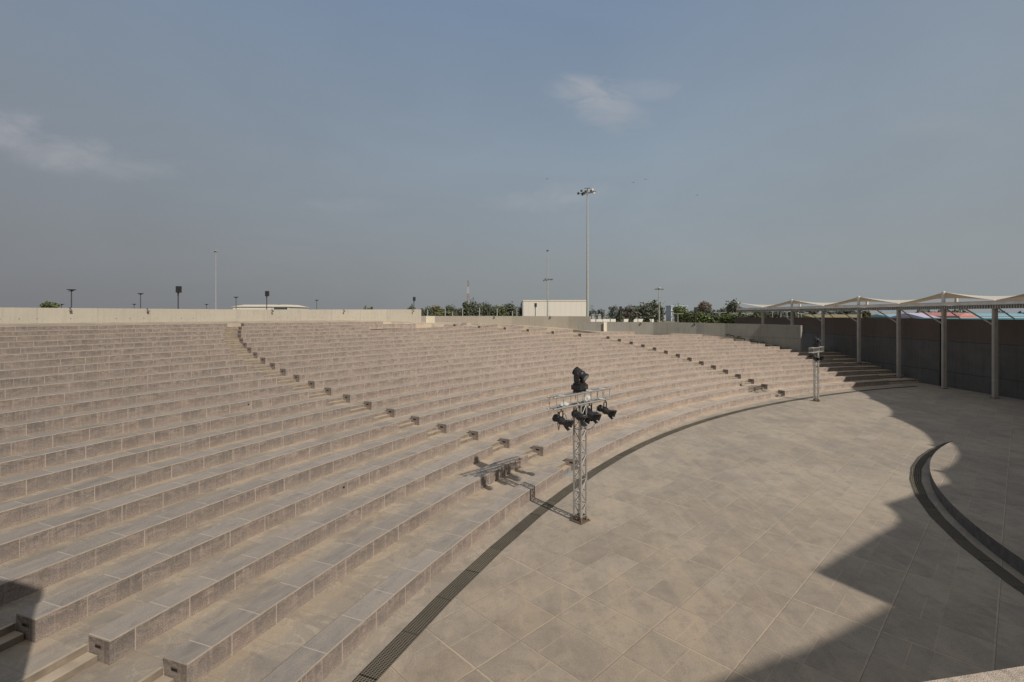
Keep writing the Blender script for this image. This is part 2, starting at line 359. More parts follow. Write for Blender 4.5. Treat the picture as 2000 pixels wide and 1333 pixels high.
# ------------------------------------------------------------------ mesh builder
class MB:
    def __init__(s): s.v = []; s.f = []; s.uv = []; s.mi = []; s.sm = []
    def quad(s, pts, uvs=None, mi=0, smooth=False):
        i = len(s.v); s.v += [tuple(p) for p in pts]; s.f.append(tuple(range(i, i+len(pts))))
        s.uv += list(uvs) if uvs else [(p[0]+p[1]*0.7, p[2]) for p in pts]
        s.mi.append(mi); s.sm.append(smooth)
    def box(s, c, d, R=None, mi=0):
        cx, cy, cz = c; hx, hy, hz = d[0]/2, d[1]/2, d[2]/2
        P = [Vector((x, y, z)) for x in (-hx, hx) for y in (-hy, hy) for z in (-hz, hz)]
        P = [(R @ p if R else p) + Vector(c) for p in P]
        fs = [((0,1,3,2), d[1], d[2]), ((4,6,7,5), d[1], d[2]), ((0,4,5,1), d[0], d[2]), ((2,3,7,6), d[0], d[2]), ((0,2,6,4), d[0], d[1]), ((1,5,7,3), d[0], d[1])]
        for f, a, b in fs:
            pts = [P[k] for k in f]
            u = (pts[1]-pts[0]).length; w = (pts[2]-pts[1]).length
            if abs((pts[1]-pts[0]).z) > abs((pts[2]-pts[1]).z): uvs = [(0,0),(0,u),(w,u),(w,0)]
            else: uvs = [(0,0),(u,0),(u,w),(0,w)]
            s.quad(pts, uvs, mi)
    def tube(s, a, b, r, n=8, r2=None, mi=0, cap=True):
        a = Vector(a); b = Vector(b); r2 = r if r2 is None else r2
        d = b-a; L = d.length
        if L < 1e-6: return
        d.normalize(); up = Vector((0,0,1)) if abs(d.z) < 0.95 else Vector((1,0,0))
        x = d.cross(up).normalized(); y = d.cross(x)
        A = [a+(x*cos(2*pi*i/n)+y*sin(2*pi*i/n))*r for i in range(n)]
        B = [b+(x*cos(2*pi*i/n)+y*sin(2*pi*i/n))*r2 for i in range(n)]
        for i in range(n):
            j = (i+1) % n; s.quad([A[j], A[i], B[i], B[j]], [(j/n, 0), (i/n, 0), (i/n, L), (j/n, L)], mi, True)
        if cap:
            s.quad(A, None, mi); s.quad(B[::-1], None, mi)
    def path(s, pts, r, n=6, mi=0):
        for a, b in zip(pts, pts[1:]): s.tube(a, b, r, n, mi=mi)
    def lathe(s, prof, origin, axis, n=16, mi=0, smooth=True):
        """prof = [(radius, distance along axis)]"""
        o = Vector(origin); d = Vector(axis).normalized(); up = Vector((0,0,1)) if abs(d.z) < 0.95 else Vector((1,0,0))
        x = d.cross(up).normalized(); y = d.cross(x)
        rings = [[o+d*t+(x*cos(2*pi*i/n)+y*sin(2*pi*i/n))*r for i in range(n)] for r, t in prof]
        for A, B in zip(rings, rings[1:]):
            for i in range(n):
                j = (i+1) % n; s.quad([A[j], A[i], B[i], B[j]], None, mi, smooth)
        s.quad(rings[0], None, mi); s.quad(rings[-1][::-1], None, mi)
    def build(s, name, mats, parent=None, loc=None):
        me = bpy.data.meshes.new(name); me.from_pydata(s.v, [], s.f)
        ul = me.uv_layers.new(name='UVMap')
        flat = [c for uv in s.uv for c in uv]
        ul.data.foreach_set('uv', flat)
        if not isinstance(mats, (list, tuple)): mats = [mats]
        for m in mats: me.materials.append(m)
        me.polygons.foreach_set('material_index', s.mi)
        me.polygons.foreach_set('use_smooth', s.sm)
        me.update()
        o = bpy.data.objects.new(name, me); COL.objects.link(o)
        if loc: o.location = loc
        if parent: o.parent = parent
        return o
    def weld(s): pass

def tag(o, label=None, cat=None, group=None, kind=None):
    if label: o['label'] = label
    if cat: o['category'] = cat
    if group: o['group'] = group
    if kind: o['kind'] = kind
    return o
def empty(name, loc=(0,0,0), rz=0.0):
    o = bpy.data.objects.new(name, None); COL.objects.link(o); o.location = loc; o.rotation_euler = (0,0,rz)
    o.empty_display_size = 0.2
    return o
def copy_tree(o, parent=None):
    c = o.copy(); COL.objects.link(c)
    if parent: c.parent = parent
    for ch in [x for x in bpy.data.objects if x.parent == o]: copy_tree(ch, c)
    return c

# ------------------------------------------------------------------ bowl geometry
CX, CY = 50.908, -12.668
B = 0.378; S = 0.2222; T = 1.3158; R1 = 59.34; R0 = 57.75; DEP = 0.50
NR = 22
def zt(k): return B + S*k                 # bench top
def zw(k): return S*k                     # walkway in front of bench k
# upper rows flare outwards right of the middle aisle
TIP_U = {20: 911, 19: 972, 18: 1022, 17: 1068, 16: 1120, 15: 1248}
TIP_Y = {20: 71, 19: 70, 18: 69, 17: 68, 16: 67.2, 15: 66.0}
FL = {20: (129.0, 6.0), 19: (127.1, 7.0), 18: (124.4, 8.4), 17: (123.0, 8.2), 16: (122.1, 6.8), 15: (121.2, 4.9)}
TIP = {}
for k in TIP_U:
    x = (TIP_U[k]-1000)/F*TIP_Y[k]; y = TIP_Y[k]
    TIP[k] = (hypot(x-CX, y-CY), degrees(atan2(y-CY, x-CX)))
def sstep(a, b, x):
    t = min(1, max(0, (x-a)/(b-a))); return t*t*(3-2*t)
def RR(k, th):
    r = R0 if k == 0 else R1 + T*(k-1)
    if k < 15:
        return r + 2.7*(k/14.0)**2*sstep(138, 121, th)
    if k in FL:
        tb, d = FL[k]; rt, tt = TIP[k]
        r2 = r + d*sstep(tb+13, tb, th)
        if th < tb: r2 += (rt - r - d)*min(1.4, (tb-th)/(tb-tt))
        return r2
    return r
def P2(k, th, dr=0.0):
    r = RR(k, th)+dr; a = radians(th); return (CX+r*cos(a), CY+r*sin(a))
def u_of(p): return 1000+F*p[0]/p[1]
def th_for_u(k, u, lo=100, hi=165, dr=0.0):
    """angle at which ring k projects onto photo column u"""
    a, b_ = lo, hi
    for _ in range(50):
        m_ = (a+b_)/2; p = P2(k, m_, dr)
        uu = u_of(p) if p[1] > 0.5 else -9e9
        if uu > u: a = m_
        else: b_ = m_
    return (a+b_)/2
A1 = {1:146.81,2:147.24,3:147.57,4:147.99,5:148.2,6:148.34,7:148.44,8:148.52,9:148.53,10:148.49,11:148.42,12:148.33,13:148.14,14:147.95,15:147.71,16:147.42,17:147.1,18:146.75,19:146.36,20:145.89,21:145.41,22:144.87}
A1[0] = th_for_u(0, 1128)
A2u = [1533,1499,1473,1447,1422.4,1398.4,1374.4,1351,1328,1304.4,1282,1259,1236,1213,1190.4,1135,1082,1033,988,938,890]
A2 = {k: th_for_u(k, u) for k, u in enumerate(A2u)}
A3u = [1736,1717,1692,1669,1648,1627,1604,1585,1567]
A3 = {k: th_for_u(k, u) for k, u in enumerate(A3u)}
A0 = {k: 159.9+0.25*k for k in range(NR+1)}
A0[0] = 159.9
WB = [(-15.2,74.6),(-13.5,74.2),(0.0,72.6),(8.0,70.4),(10.9,69.0)]           # middle rim wall
WC = [(9.0,67.2),(12.5,66.3),(18.5,64.9),(23.2,62.4),(25.9,60.3),(28.8,57.3),(31.1,53.4)]   # right rim wall
BW = [(34.2,76),(35.2,70),(35.7,60),(35.9,52),(35.75,46),(35.5,41),(35.45,34.2),(35.9,28),(36.6,20),(37,8),(37,-8)]  # stage back wall
def wall_x_at(poly, y):
    for (x0,y0),(x1,y1) in zip(poly, poly[1:]):
        if min(y0,y1) <= y <= max(y0,y1): return x0+(x1-x0)*(y-y0)/(y1-y0)
    return poly[-1][0]
def beyondC(p):
    for (x0,y0),(x1,y1) in zip(WC, WC[1:]):
        if x0 <= p[0] <= x1: return p[1] > y0+(y1-y0)*(p[0]-x0)/(x1-x0) - 0.05
    return False
def th_end_backwall(k, dr=0.0):
    th = 112.0
    while th > 95:
        p = P2(k, th, dr)
        if p[0] > wall_x_at(BW, p[1]) - 0.12: return th
        th -= 0.03
    return th
def right_limit(k):
    if k <= 8: return A3[k]
    if k <= 14:
        th = A2[k]-1
        while th > 95:
            if beyondC(P2(k, th, DEP)): return th+0.05
            th -= 0.05
    if k in TIP: return TIP[k][1]
    return None

def arc_samples(k, t0, t1, seg=0.92):
    n = max(1, int(round(radians(abs(t0-t1))*RR(k, t0)/seg)))
    return [t0+(t1-t0)*i/n for i in range(n+1)]

def arc_block(mb, k, t0, t1, d0, d1, z0, z1, off=0.0, mi_front=0, mi_top=0, mi_end=0, z_uv=None, ends=True, top=True, back=True, seg=0.92):
    """block following ring k from angle t0 (left) to t1 (right), radial d0..d1 from the ring line"""
    ts = arc_samples(k, t0, t1, seg); L = 0.0
    Fp = [P2(k, t, d0) for t in ts]; Bp = [P2(k, t, d1) for t in ts]
    zb = z0 if z_uv is None else z_uv
    for i in range(len(ts)-1):
        a, b = Fp[i], Fp[i+1]; c, d = Bp[i+1], Bp[i]
        l2 = L+hypot(b[0]-a[0], b[1]-a[1]); u0, u1 = L+off, l2+off
        mb.quad([(*a, z0), (*b, z0), (*b, z1), (*a, z1)], [(u0, z0-zb), (u1, z0-zb), (u1, z1-zb), (u0, z1-zb)], mi_front)
        if top: mb.quad([(*a, z1), (*b, z1), (*c, z1), (*d, z1)], [(u0, 0), (u1, 0), (u1, d1-d0), (u0, d1-d0)], mi_top)
        if back: mb.quad([(*c, z0), (*d, z0), (*d, z1), (*c, z1)], [(u1, 0), (u0, 0), (u0, z1-z0), (u1, z1-z0)], mi_front)
        L = l2
    if ends:
        a, d = Fp[0], Bp[0]
        mb.quad([(*d, z0), (*a, z0), (*a, z1), (*d, z1)], [(0.1, 0), (0.1+d1-d0, 0), (0.1+d1-d0, z1-z0), (0.1, z1-z0)], mi_end)
        a, d = Fp[-1], Bp[-1]
        mb.quad([(*a, z0), (*d, z0), (*d, z1), (*a, z1)], [(0.1, 0), (0.1+d1-d0, 0), (0.1+d1-d0, z1-z0), (0.1, z1-z0)], mi_end)

ORD = ['front', 'second', 'third', 'fourth', 'fifth', 'sixth', 'seventh', 'eighth', 'ninth', 'tenth', 'eleventh', 'twelfth', 'thirteenth',
       'fourteenth', 'fifteenth', 'sixteenth', 'seventeenth', 'eighteenth', 'nineteenth', 'twentieth', 'twenty-first', 'twenty-second', 'topmost']
GAP = 1.2
def gapdeg(k, th, w=GAP): return degrees(w/RR(k, th))
def bench(k, t0, t1, place, grp, light=True, off=None):
    off = random.uniform(0, 50)+k*37.0 if off is None else off
    mb = MB()
    ZS = 0.022
    z1 = zt(k)-ZS
    arc_block(mb, k, t0, t1, 0.004, DEP, zw(k)-0.06, z1, off, z_uv=zw(k), top=False)
    o = mb.build('stone_bench', M['face'])
    mb = MB()
    arc_block(mb, k, t0, t1, 0.0, DEP+0.004, z1, zt(k), off+0.37, mi_front=1, mi_end=1)
    s_ = mb.build('seat_slab', [M['top'], M['slabedge']], o)
    o['bk'] = k; o['t0'] = t0; o['t1'] = t1
    if light and RR(k, t0)*0+1:
        # recessed slot light in the aisle end face
        a = Vector((*P2(k, t0, 0.004), 0)); d = Vector((*P2(k, t0, DEP), 0)); ax = (d-a).normalized()
        nrm = Vector((-ax.y, ax.x, 0))
        t = radians(t0); tang = Vector((-sin(t), cos(t), 0))
        if nrm.dot(tang) < 0: nrm = -nrm
        zc = zw(k)+0.245
        for nm, w, h, out, mt in (('step_light', 0.155, 0.062, 0.006, M['slotframe']), ):
            mb = MB(); R_ = Matrix((ax, nrm, Vector((0,0,1)))).transposed()
            c = a+ax*0.25
            mb.box((c.x+nrm.x*0.004, c.y+nrm.y*0.004, zc), (w, 0.016, h), R_)
            fr = mb.build('step_light', mt, o)
            mb = MB(); mb.box((c.x+nrm.x*0.010, c.y+nrm.y*0.010, zc-0.004), (w-0.035, 0.012, h-0.03), R_)
            mb.build('light_slot', M['wall_light'], fr)
    n = ORD[k] if k < 22 else 'topmost'
    tag(o, f'curved granite bench in the {n} row up, {place}', 'stone bench', grp)
    return o
M['slabedge'] = plain('pale_dusty_slab_edge', (0.36, 0.31, 0.26), 0.85, var=0.22, scale=5)

GL = 'curved stone benches left of the near stair aisle'
GM = 'curved stone benches between the two stair aisles'
GR = 'curved stone benches right of the far stair aisle'
for k in range(0, NR+1):
    # left block
    l0 = A0[k] if k <= 12 else th_for_u(k, -260)
    r0 = A1[k]+gapdeg(k, 147)
    bench(k, l0, r0, 'left of the near stair aisle', GL, light=(k <= 6))
    # middle block
    if k in A2: r1 = A2[k]+gapdeg(k, 122, 1.25)
    else: r1 = th_for_u(k, 812 if k == 21 else 748)
    bench(k, A1[k], r1, 'between the near and far stair aisles', GM)
    # right block
    if k in A2:
        rl = right_limit(k)
        if rl is not None and rl < A2[k]-0.2:
            bench(k, A2[k], rl, 'right of the far stair aisle', GR)

# small dark weep holes in the bench faces
def weep(u, v):
    best = None
    for k in range(0, 23):
        if k in A2 or k > 20:
            th = th_for_u(k, u); p = P2(k, th)
            vt_ = YH+F*(H-zt(k)+0.12)/p[1]
            if best is None or abs(vt_-v) < best[0]: best = (abs(vt_-v), k, th, p)
    _, k, th, p = best
    mid = [o for o in bpy.data.objects if o.name.startswith('stone_bench') and o.get('bk') == k and o['t0'] >= th >= o['t1']]
    if not mid: return
    a = radians(th); n = Vector((-cos(a), -sin(a), 0)); R_ = Matrix((Vector((-sin(a), cos(a), 0)), n, Vector((0,0,1)))).transposed()
    mb = MB(); mb.box((p[0]+n.x*0.012, p[1]+n.y*0.012, zw(k)+0.23), (0.04, 0.03, 0.04), R_)
    mb.build('weep_hole', M['wall_light'], mid[0])
for u, v in ((644,632),(668,637),(690,642),(718,647),(727,654),(748,660),(765,667),(786,674),(811,681),(831,688),(847,697),(874,705),(897,713),(1074,689),(1096,695.5),(1119.5,703),(1226,816),(671,972),(485,795),(940,640),(963,662),(1008,735)): weep(u, v)
# terrace walkways (one stepped ground sheet)
mb = MB()
for k in range(1, NR+2):
    z = zw(k)
    t0 = 172.0
    if k <= 8: t1 = min(th_end_backwall(k-1, DEP), th_end_backwall(k, 0.4))
    elif k <= 14: t1 = right_limit(k)-0.3
    elif k in TIP: t1 = TIP[k][1]-0.3
    elif k <= 22: t1 = th_for_u(k, 812 if k == 21 else 760)
    else: t1 = 135.0
    ts = arc_samples(k-1, t0, t1, 1.0); L = 0
    off = k*13.7
    for a, b in zip(ts, ts[1:]):
        pa, pb = P2(k-1, a, DEP-0.006), P2(k-1, b, DEP-0.006)
        if k <= NR: qa, qb = P2(k, a, DEP-0.01), P2(k, b, DEP-0.01)
        else: qa, qb = P2(22, a, 3.2), P2(22, b, 3.2)
        l2 = L+hypot(pb[0]-pa[0], pb[1]-pa[1])
        mb.quad([(*pa, z), (*pb, z), (*qb, z), (*qa, z)], [(L+off, 0), (l2+off, 0), (l2+off, 1.3), (L+off, 1.3)], 0)
        mb.quad([(*pa, z-S-0.03), (*pb, z-S-0.03), (*pb, z), (*pa, z)], [(L+off, 0), (l2+off, 0), (l2+off, 0.2), (L+off, 0.2)], 0)
        L = l2
tag(mb.build('terrace', [M['walk']]), kind='structure')

# upper rim walkway that joins the bench ends to the rim walls
mb = MB()
inner = []; outer = []
for th in (171, 164, 158, 154, 150, 146, 142, 138):
    inner.append((*P2(22, th, 0.49), 5.275)); 
    r = 90.2; outer.append((CX+r*cos(radians(th)), CY+r*sin(radians(th)), 5.40))
def ring_pt(k, u, z, dr=0.2):
    t = th_for_u(k, u); return (*P2(k, t, dr), z)
inner += [ring_pt(22, 748, 5.275), ring_pt(21, 812, zt(21)+0.0), ring_pt(20, 880, zt(20)-0.03, 0.52)]
outer += [(-13.4, 50.4, 5.28), (-10.0, 54.2, 5.12), (-16.5, 74.6, 4.83)]
for k in (20, 19, 18, 17, 16):
    p = P2(k, TIP[k][1], 0.25); inner.append((*p, zt(k)-0.015))
outer += [(-9.0, 74.2, 4.78), (-2.2, 73.4, 4.58), (2.5, 72.6, 4.36), (6.2, 71.4, 4.12), (9.6, 70.0, 3.86)]
inner += [ring_pt(15, 1180, zt(15)-0.02, 0.5), (*P2(15, TIP[15][1], 0.3), zt(15)-0.02)]
outer += [(12.5, 72.0, 3.72), (18.5, 68.0, 3.70)]
for k in (14, 13, 12, 11, 10, 9):
    p = P2(k, right_limit(k), 0.1); inner.append((*p, zt(k)-0.02)); q = P2(k, right_limit(k)-1.0, 1.5); outer.append((q[0]+0.4, q[1]+0.4, zt(k)-0.02))
L = 0
for i in range(len(inner)-1):
    a, b, c, d = inner[i], inner[i+1], outer[i+1], outer[i]
    l2 = L+hypot(b[0]-a[0], b[1]-a[1])
    mb.quad([a, b, c, d], [(L, 0), (l2, 0), (l2, 2), (L, 2)], 0)
    mb.quad([(a[0], a[1], a[2]-1.2), (b[0], b[1], b[2]-1.2), b, a], [(L, 0), (l2, 0), (l2, 2), (L, 2)], 0)
    L = l2
tag(mb.build('rim_walkway', [M['walk']]), kind='structure')

# stair flights in the aisles
M['steptread'] = plain('worn_step_tread', (0.42, 0.362, 0.29), 0.9, var=0.22, scale=3)
M['stepriser'] = plain('dusty_step_riser', (0.21, 0.175, 0.138), 0.9, var=0.3, scale=4)
def flight(t_left, t_right, ks, label):
    o = empty('stair_flight', (*P2(ks[0], t_left(ks[0])), 0))
    for k in ks:
        tl, tr = t_left(k), t_right(k)
        for (d0, d1, z1) in ((0.25, DEP-0.014, zw(k)+S/2), (DEP-0.014, DEP+0.05, zw(k)+S+0.004)):
            mb = MB(); arc_block(mb, k, tl, tr, d0, d1, zw(k)-0.05, z1, k*7.7+d0, z_uv=zw(k), mi_front=1, mi_end=1)
            st_ = mb.build('step', [M['steptread'], M['stepriser']]); st_.parent = o; st_.location = -o.location
    return tag(o, label, 'stairs')

e = 0.02
flight(lambda k: A0[k]+gapdeg(k, 160, 1.6), lambda k: A0[k]+e, range(0, 12), 'dusty stone stairs in the shaded bottom left corner')
flight(lambda k: A1[k]+gapdeg(k, 147)-e, lambda k: A1[k]+e, range(0, 23), 'long curving stone stairs climbing from the foreground tower to the left rim wall')
flight(lambda k: A2[k]+gapdeg(k, 122, 1.25)-e, lambda k: A2[k]+e, range(0, 21), 'far stone stairs lined by dark bench ends left of the distant lighting tower')
flight(lambda k: A3[k]-e, lambda k: th_end_backwall(k, 0.3), range(0, 9), 'shaded stone stairs along the foot of the dark stage wall')

# ------------------------------------------------------------------ stage floor, drains, stage
mb = MB()
c0 = (CX, CY)
fp = []
ths = [176-1.5*i for i in range(50)]
for th in ths:
    t = max(th, 104.6); fp.append((CX+(R0+0.02)*cos(radians(t)), CY+(R0+0.02)*sin(radians(t))))
    if th <= 104.6: break
for i in range(len(fp)-1):
    mb.quad([(*fp[i], 0), (*fp[i+1], 0), (40.0, 20.0, 0), (40.0, -14.0, 0)][:3])
mb.quad([(*fp[0], 0), (40, 20, 0), (40, -30, 0), (-20, -30, 0)])
mb.quad([(*fp[-1], 0), (36.4, 42, 0), (40, 20, 0)])
tag(mb.build('stage_floor', [M['floor']]), kind='structure')

# pale dusty strip between drain and first bench
mb = MB()
ts = [165-1.0*i for i in range(58)]
for a, b in zip(ts, ts[1:]):
    pa, pb = [(CX+57.3*cos(radians(t)), CY+57.3*sin(radians(t))) for t in (a, b)]
    qa, qb = [(CX+(R0+0.05)*cos(radians(t)), CY+(R0+0.05)*sin(radians(t))) for t in (a, b)]
    La, Lb = radians(165-a)*57.5, radians(165-b)*57.5
    mb.quad([(*pa, .004), (*pb, .004), (*qb, .004), (*qa, .004)], [(La, 0), (Lb, 0), (Lb, .5), (La, .5)])
tag(mb.build('edge_paving', [M['walk']]), kind='structure')

def drain(cx, cy, r0, r1, tA, tB, step, label, shift=None):
    mb = MB(); t = tA; L = 0
    sgn = 1 if tB > tA else -1
    while (t-tB)*sgn < 0:
        t2 = t+sgn*step
        s0 = shift(t) if shift else 0; s1 = shift(t2) if shift else 0
        pts = [(cx+(r+s)*cos(radians(tt)), cy+(r+s)*sin(radians(tt)), 0.008) for r, tt, s in ((r0, t, s0), (r0, t2, s1), (r1, t2, s1), (r1, t, s0))]
        l2 = L+radians(step)*r0
        mb.quad(pts, [(L, 0), (l2, 0), (l2, r1-r0), (L, r1-r0)])
        # steel side rims
        for rr_, w in ((r0, -0.012), (r1, 0.012)):
            a = (cx+(rr_+s0)*cos(radians(t)), cy+(rr_+s0)*sin(radians(t)), 0.010); b = (cx+(rr_+s1)*cos(radians(t2)), cy+(rr_+s1)*sin(radians(t2)), 0.010)
            a2 = (cx+(rr_+s0+w)*cos(radians(t)), cy+(rr_+s0+w)*sin(radians(t)), 0.010); b2 = (cx+(rr_+s1+w)*cos(radians(t2)), cy+(rr_+s1+w)*sin(radians(t2)), 0.010)
            mb.quad([a, b, b2, a2], None, 1)
        L = l2; t = t2
    return tag(mb.build('drain_grating', [M['grate'], M['darksteel']]), label, 'drain')
drain(CX, CY, 56.95, 57.29, 166, 110.5, 2.4/57*57.3, 'long curved dark metal drain grating in front of the first bench row', lambda t: -0.75*sstep(146, 118, t)**1.0)
SX, SY = 29.9, 5.76
drain(SX, SY, 19.41, 19.72, 215, 118, 1.9/19.6*57.3, 'short dark curved drain grating around the raised stage')
# raised stage disc
mb = MB()
n = 90; rs = 19.15
pts = [(SX+rs*cos(radians(100+i*1.6)), SY+rs*sin(radians(100+i*1.6))) for i in range(n)]
poly = [p for p in pts if p[0] < wall_x_at(BW, p[1])-0.2]
top = [(*p, 0.35) for p in poly]+[(34.8, 2, 0.35)]
mb.quad(top, None, 0)
L = 0
for a, b in zip(poly, poly[1:]):
    l2 = L+hypot(b[0]-a[0], b[1]-a[1])
    mb.quad([(*a, 0), (*b, 0), (*b, .35), (*a, .35)], [(L, .03), (l2, .03), (l2, .38), (L, .38)], 1); L = l2
st = mb.build('raised_stage', [M['stage'], M['stageface']] if 'stageface' in M else [M['stage'], M['face']])
tag(st, 'low raised stage with a curved stone edge in shade at the right', 'stage')

# ------------------------------------------------------------------ walls
def wall(name, pts, label, mat, thick=0.3, coping=None, cat='wall', zb_off=0.6, off=0.0):
    """pts: (x, y, zbase, ztop); thickness goes away from the arena centre"""
    mb = MB(); L = off
    n = len(pts); out = []
    for i, p in enumerate(pts):
        a = pts[max(0, i-1)]; b = pts[min(n-1, i+1)]
        d = Vector((b[0]-a[0], b[1]-a[1])).normalized(); nn = Vector((-d.y, d.x))
        out.append((p[0]+nn.x*thick, p[1]+nn.y*thick))
    for i in range(n-1):
        a, b = pts[i], pts[i+1]; l2 = L+hypot(b[0]-a[0], b[1]-a[1])
        za, zb_ = a[2]-zb_off, b[2]-zb_off
        mb.quad([(a[0],a[1],za),(b[0],b[1],zb_),(b[0],b[1],b[3]),(a[0],a[1],a[3])], [(L,za),(l2,zb_),(l2,b[3]),(L,a[3])])
        oa, ob = out[i], out[i+1]
        mb.quad([(a[0],a[1],a[3]),(b[0],b[1],b[3]),(*ob,b[3]),(*oa,a[3])], [(L,0),(l2,0),(l2,.3),(L,.3)])
        mb.quad([(*ob,zb_),(*oa,za),(*oa,a[3]),(*ob,b[3])], [(l2,0),(L,0),(L,1),(l2,1)])
        L = l2
    for i, s_ in ((0, 1), (n-1, -1)):
        a = pts[i]; oa = out[i]
        mb.quad([(*oa,a[2]-zb_off),(a[0],a[1],a[2]-zb_off),(a[0],a[1],a[3]),(*oa,a[3])][::s_], [(0,0),(.3,0),(.3,1),(0,1)])
    o = mb.build(name, [mat]); return tag(o, label, cat)
def ringpt(r, th): return (CX+r*cos(radians(th)), CY+r*sin(radians(th)))
def th_u_R(r, u):
    a, b_ = 100, 170
    for _ in range(50):
        m_ = (a+b_)/2; p = ringpt(r, m_)
        uu = u_of(p) if p[1] > 0.5 else -9e9
        if uu > u: a = m_
        else: b_ = m_
    return a
tA = th_u_R(90.0, 482); tB = th_u_R(90.0, 824)
pts = []
th = 171.0
while th > tA: pts.append((*ringpt(90.0, th), 5.38, 6.27+0.06*(171-th)/25)); th -= 1.5
pts.append((*ringpt(90.0, tA), 5.38, 6.33))
wall('rim_wall', pts, 'pale board marked concrete rim wall behind the top row at far left', M['concA'])
pts = []
th = tA-0.02
while th > tB: pts.append((*ringpt(90.12, th), 5.3, 6.33+0.17*(tA-th)/(tA-tB))); th -= 1.5
pts.append((*ringpt(90.12, tB), 5.0, 6.5))
wall('rim_wall', pts, 'pale concrete rim wall from the wall joint above the near stairs to the cream gate', M['concA'], off=7.3)
wall('rim_wall', [(x, y, 4.9-1.15*i/4, 5.77-0.06*i/4) for i, (x, y) in enumerate(WB)], 'grey concrete rim wall standing before the tree line and white warehouse', M['concB'], zb_off=1.2)
wall('rim_wall', [(x, y, zz, ztop) for (x, y), zz, ztop in zip(WC, (3.6, 3.6, 3.6, 3.4, 2.9, 2.2, 1.4), (4.98, 4.98, 4.96, 4.92, 4.86, 4.82, 4.77))],
     'grey stained concrete rim wall ending beside the roofed stage wall', M['concC'], thick=0.32, zb_off=1.5)
BWp = [(x, y, 0, 5.58) for x, y in BW]
wall('stage_wall', BWp[:6], 'dark concrete stage wall behind the shaded stairs, far part', M['concD'], thick=0.4, zb_off=0.1)
wall('stage_wall', [(x+0.0, y, z, t-0.02) for x, y, z, t in BWp[5:]], 'tall dark concrete stage wall right of the black movement joint', M['concD'], thick=0.4, zb_off=0.1, off=4.0)
mb = MB(); mb.box((35.44, 41.0, 2.8), (0.12, 0.07, 5.56)); tag(mb.build('wall_joint', [M['black']]), 'thin black vertical joint in the dark stage wall', 'joint')  # black wall joint built as a thin vertical strip

# cream gate panels at the wall gaps
def panel(x, y, z, w, h, rz, label, t=0.08):
    o = empty('gate_panel', (x, y, z), rz)
    mb = MB(); mb.box((0, 0, h/2), (w, t, h)); mb.build('panel_sheet', M['cream'], o)
    mb = MB()
    for sx in (-1, 1): mb.box((sx*(w/2), 0, h/2), (0.07, t+0.05, h+0.05))
    mb.box((0, 0, h), (w, t+0.04, 0.06)); mb.build('panel_frame', M['whitepaint'], o)
    tag(o, label, 'gate', 'cream gate panels in the rim wall gaps')
panel(-9.3, 56.5, 5.0, 0.85, 0.74, 0.15, 'cream gate panel where the left rim wall ends')
panel(11.85, 68.9, 3.70, 0.85, 1.22, 0.1, 'pair left cream gate panel beside the end of the grey rim wall')
panel(12.45, 66.2, 3.70, 0.45, 1.2, 0.5, 'narrow cream gate panel against the start of the right rim wall')

# ------------------------------------------------------------------ small spotlights clipped on the rim walls
def build_wall_spot():
    o = empty('wall_spotlight')
    mb = MB(); mb.box((0, 0.0, 0.02), (0.06, 0.14, 0.04)); mb.tube((0, -0.09, 0.03), (0, -0.11, -0.12), 0.014); mb.build('bracket', M['black'], o)
    mb = MB(); mb.lathe([(0.045, 0), (0.075, 0.03), (0.085, 0.17), (0.06, 0.18)], (0, -0.13, -0.09), (0.1, -0.35, -1), 10); mb.build('lamp_head', M['black'], o)
    return o
spots = []
def on_wallA(u):
    th = th_u_R(90.0, u); p = ringpt(89.98, th); return p, 6.31 if u < 482 else 6.36+0.1*(u-482)/342
def on_poly(poly, u, zt_):
    for (x0,y0),(x1,y1) in zip(poly, poly[1:]):
        n = 40
        for i in range(n):
            x = x0+(x1-x0)*i/n; y = y0+(y1-y0)*i/n
            if abs(1000+F*x/y-u) < 4: return (x, y), zt_
    return poly[0], zt_
wl = [(136, 'A', 'near the left edge of the photo'), (287, 'A', 'left of the tallest left speaker pole'), (531, 'A', 'just right of the wall joint'), (671, 'A', 'with a pale tag beside it'), (806,'A','near its end'),
      (843, 'B', 'beside the cream gate'), (966, 'B', 'in front of the dark trees'), (1077, 'B', 'below the white warehouse'), (1253, 'C', 'by a small sapling'), (1359, 'C', 'below the speaker pole at right')]
proto = None
for u, w, txt in wl:
    if w == 'A': p, z = on_wallA(u)
    elif w == 'B': p, z = on_poly(WB, u, 5.74)
    else: p, z = on_poly(WC, u, 4.94)
    if proto is None: proto = build_wall_spot(); o = proto
    else: o = copy_tree(proto)
    o.location = (p[0], p[1], z); o.rotation_euler = (0, 0, atan2(CY-p[1], CX-p[0])+pi/2)
    sc = 1.1 if w != 'A' else 0.85
    o.scale = (sc, sc, sc)
    tag(o, f'small black spotlight clipped to the rim wall top {txt}', 'spotlight', 'black spotlights on the rim walls')

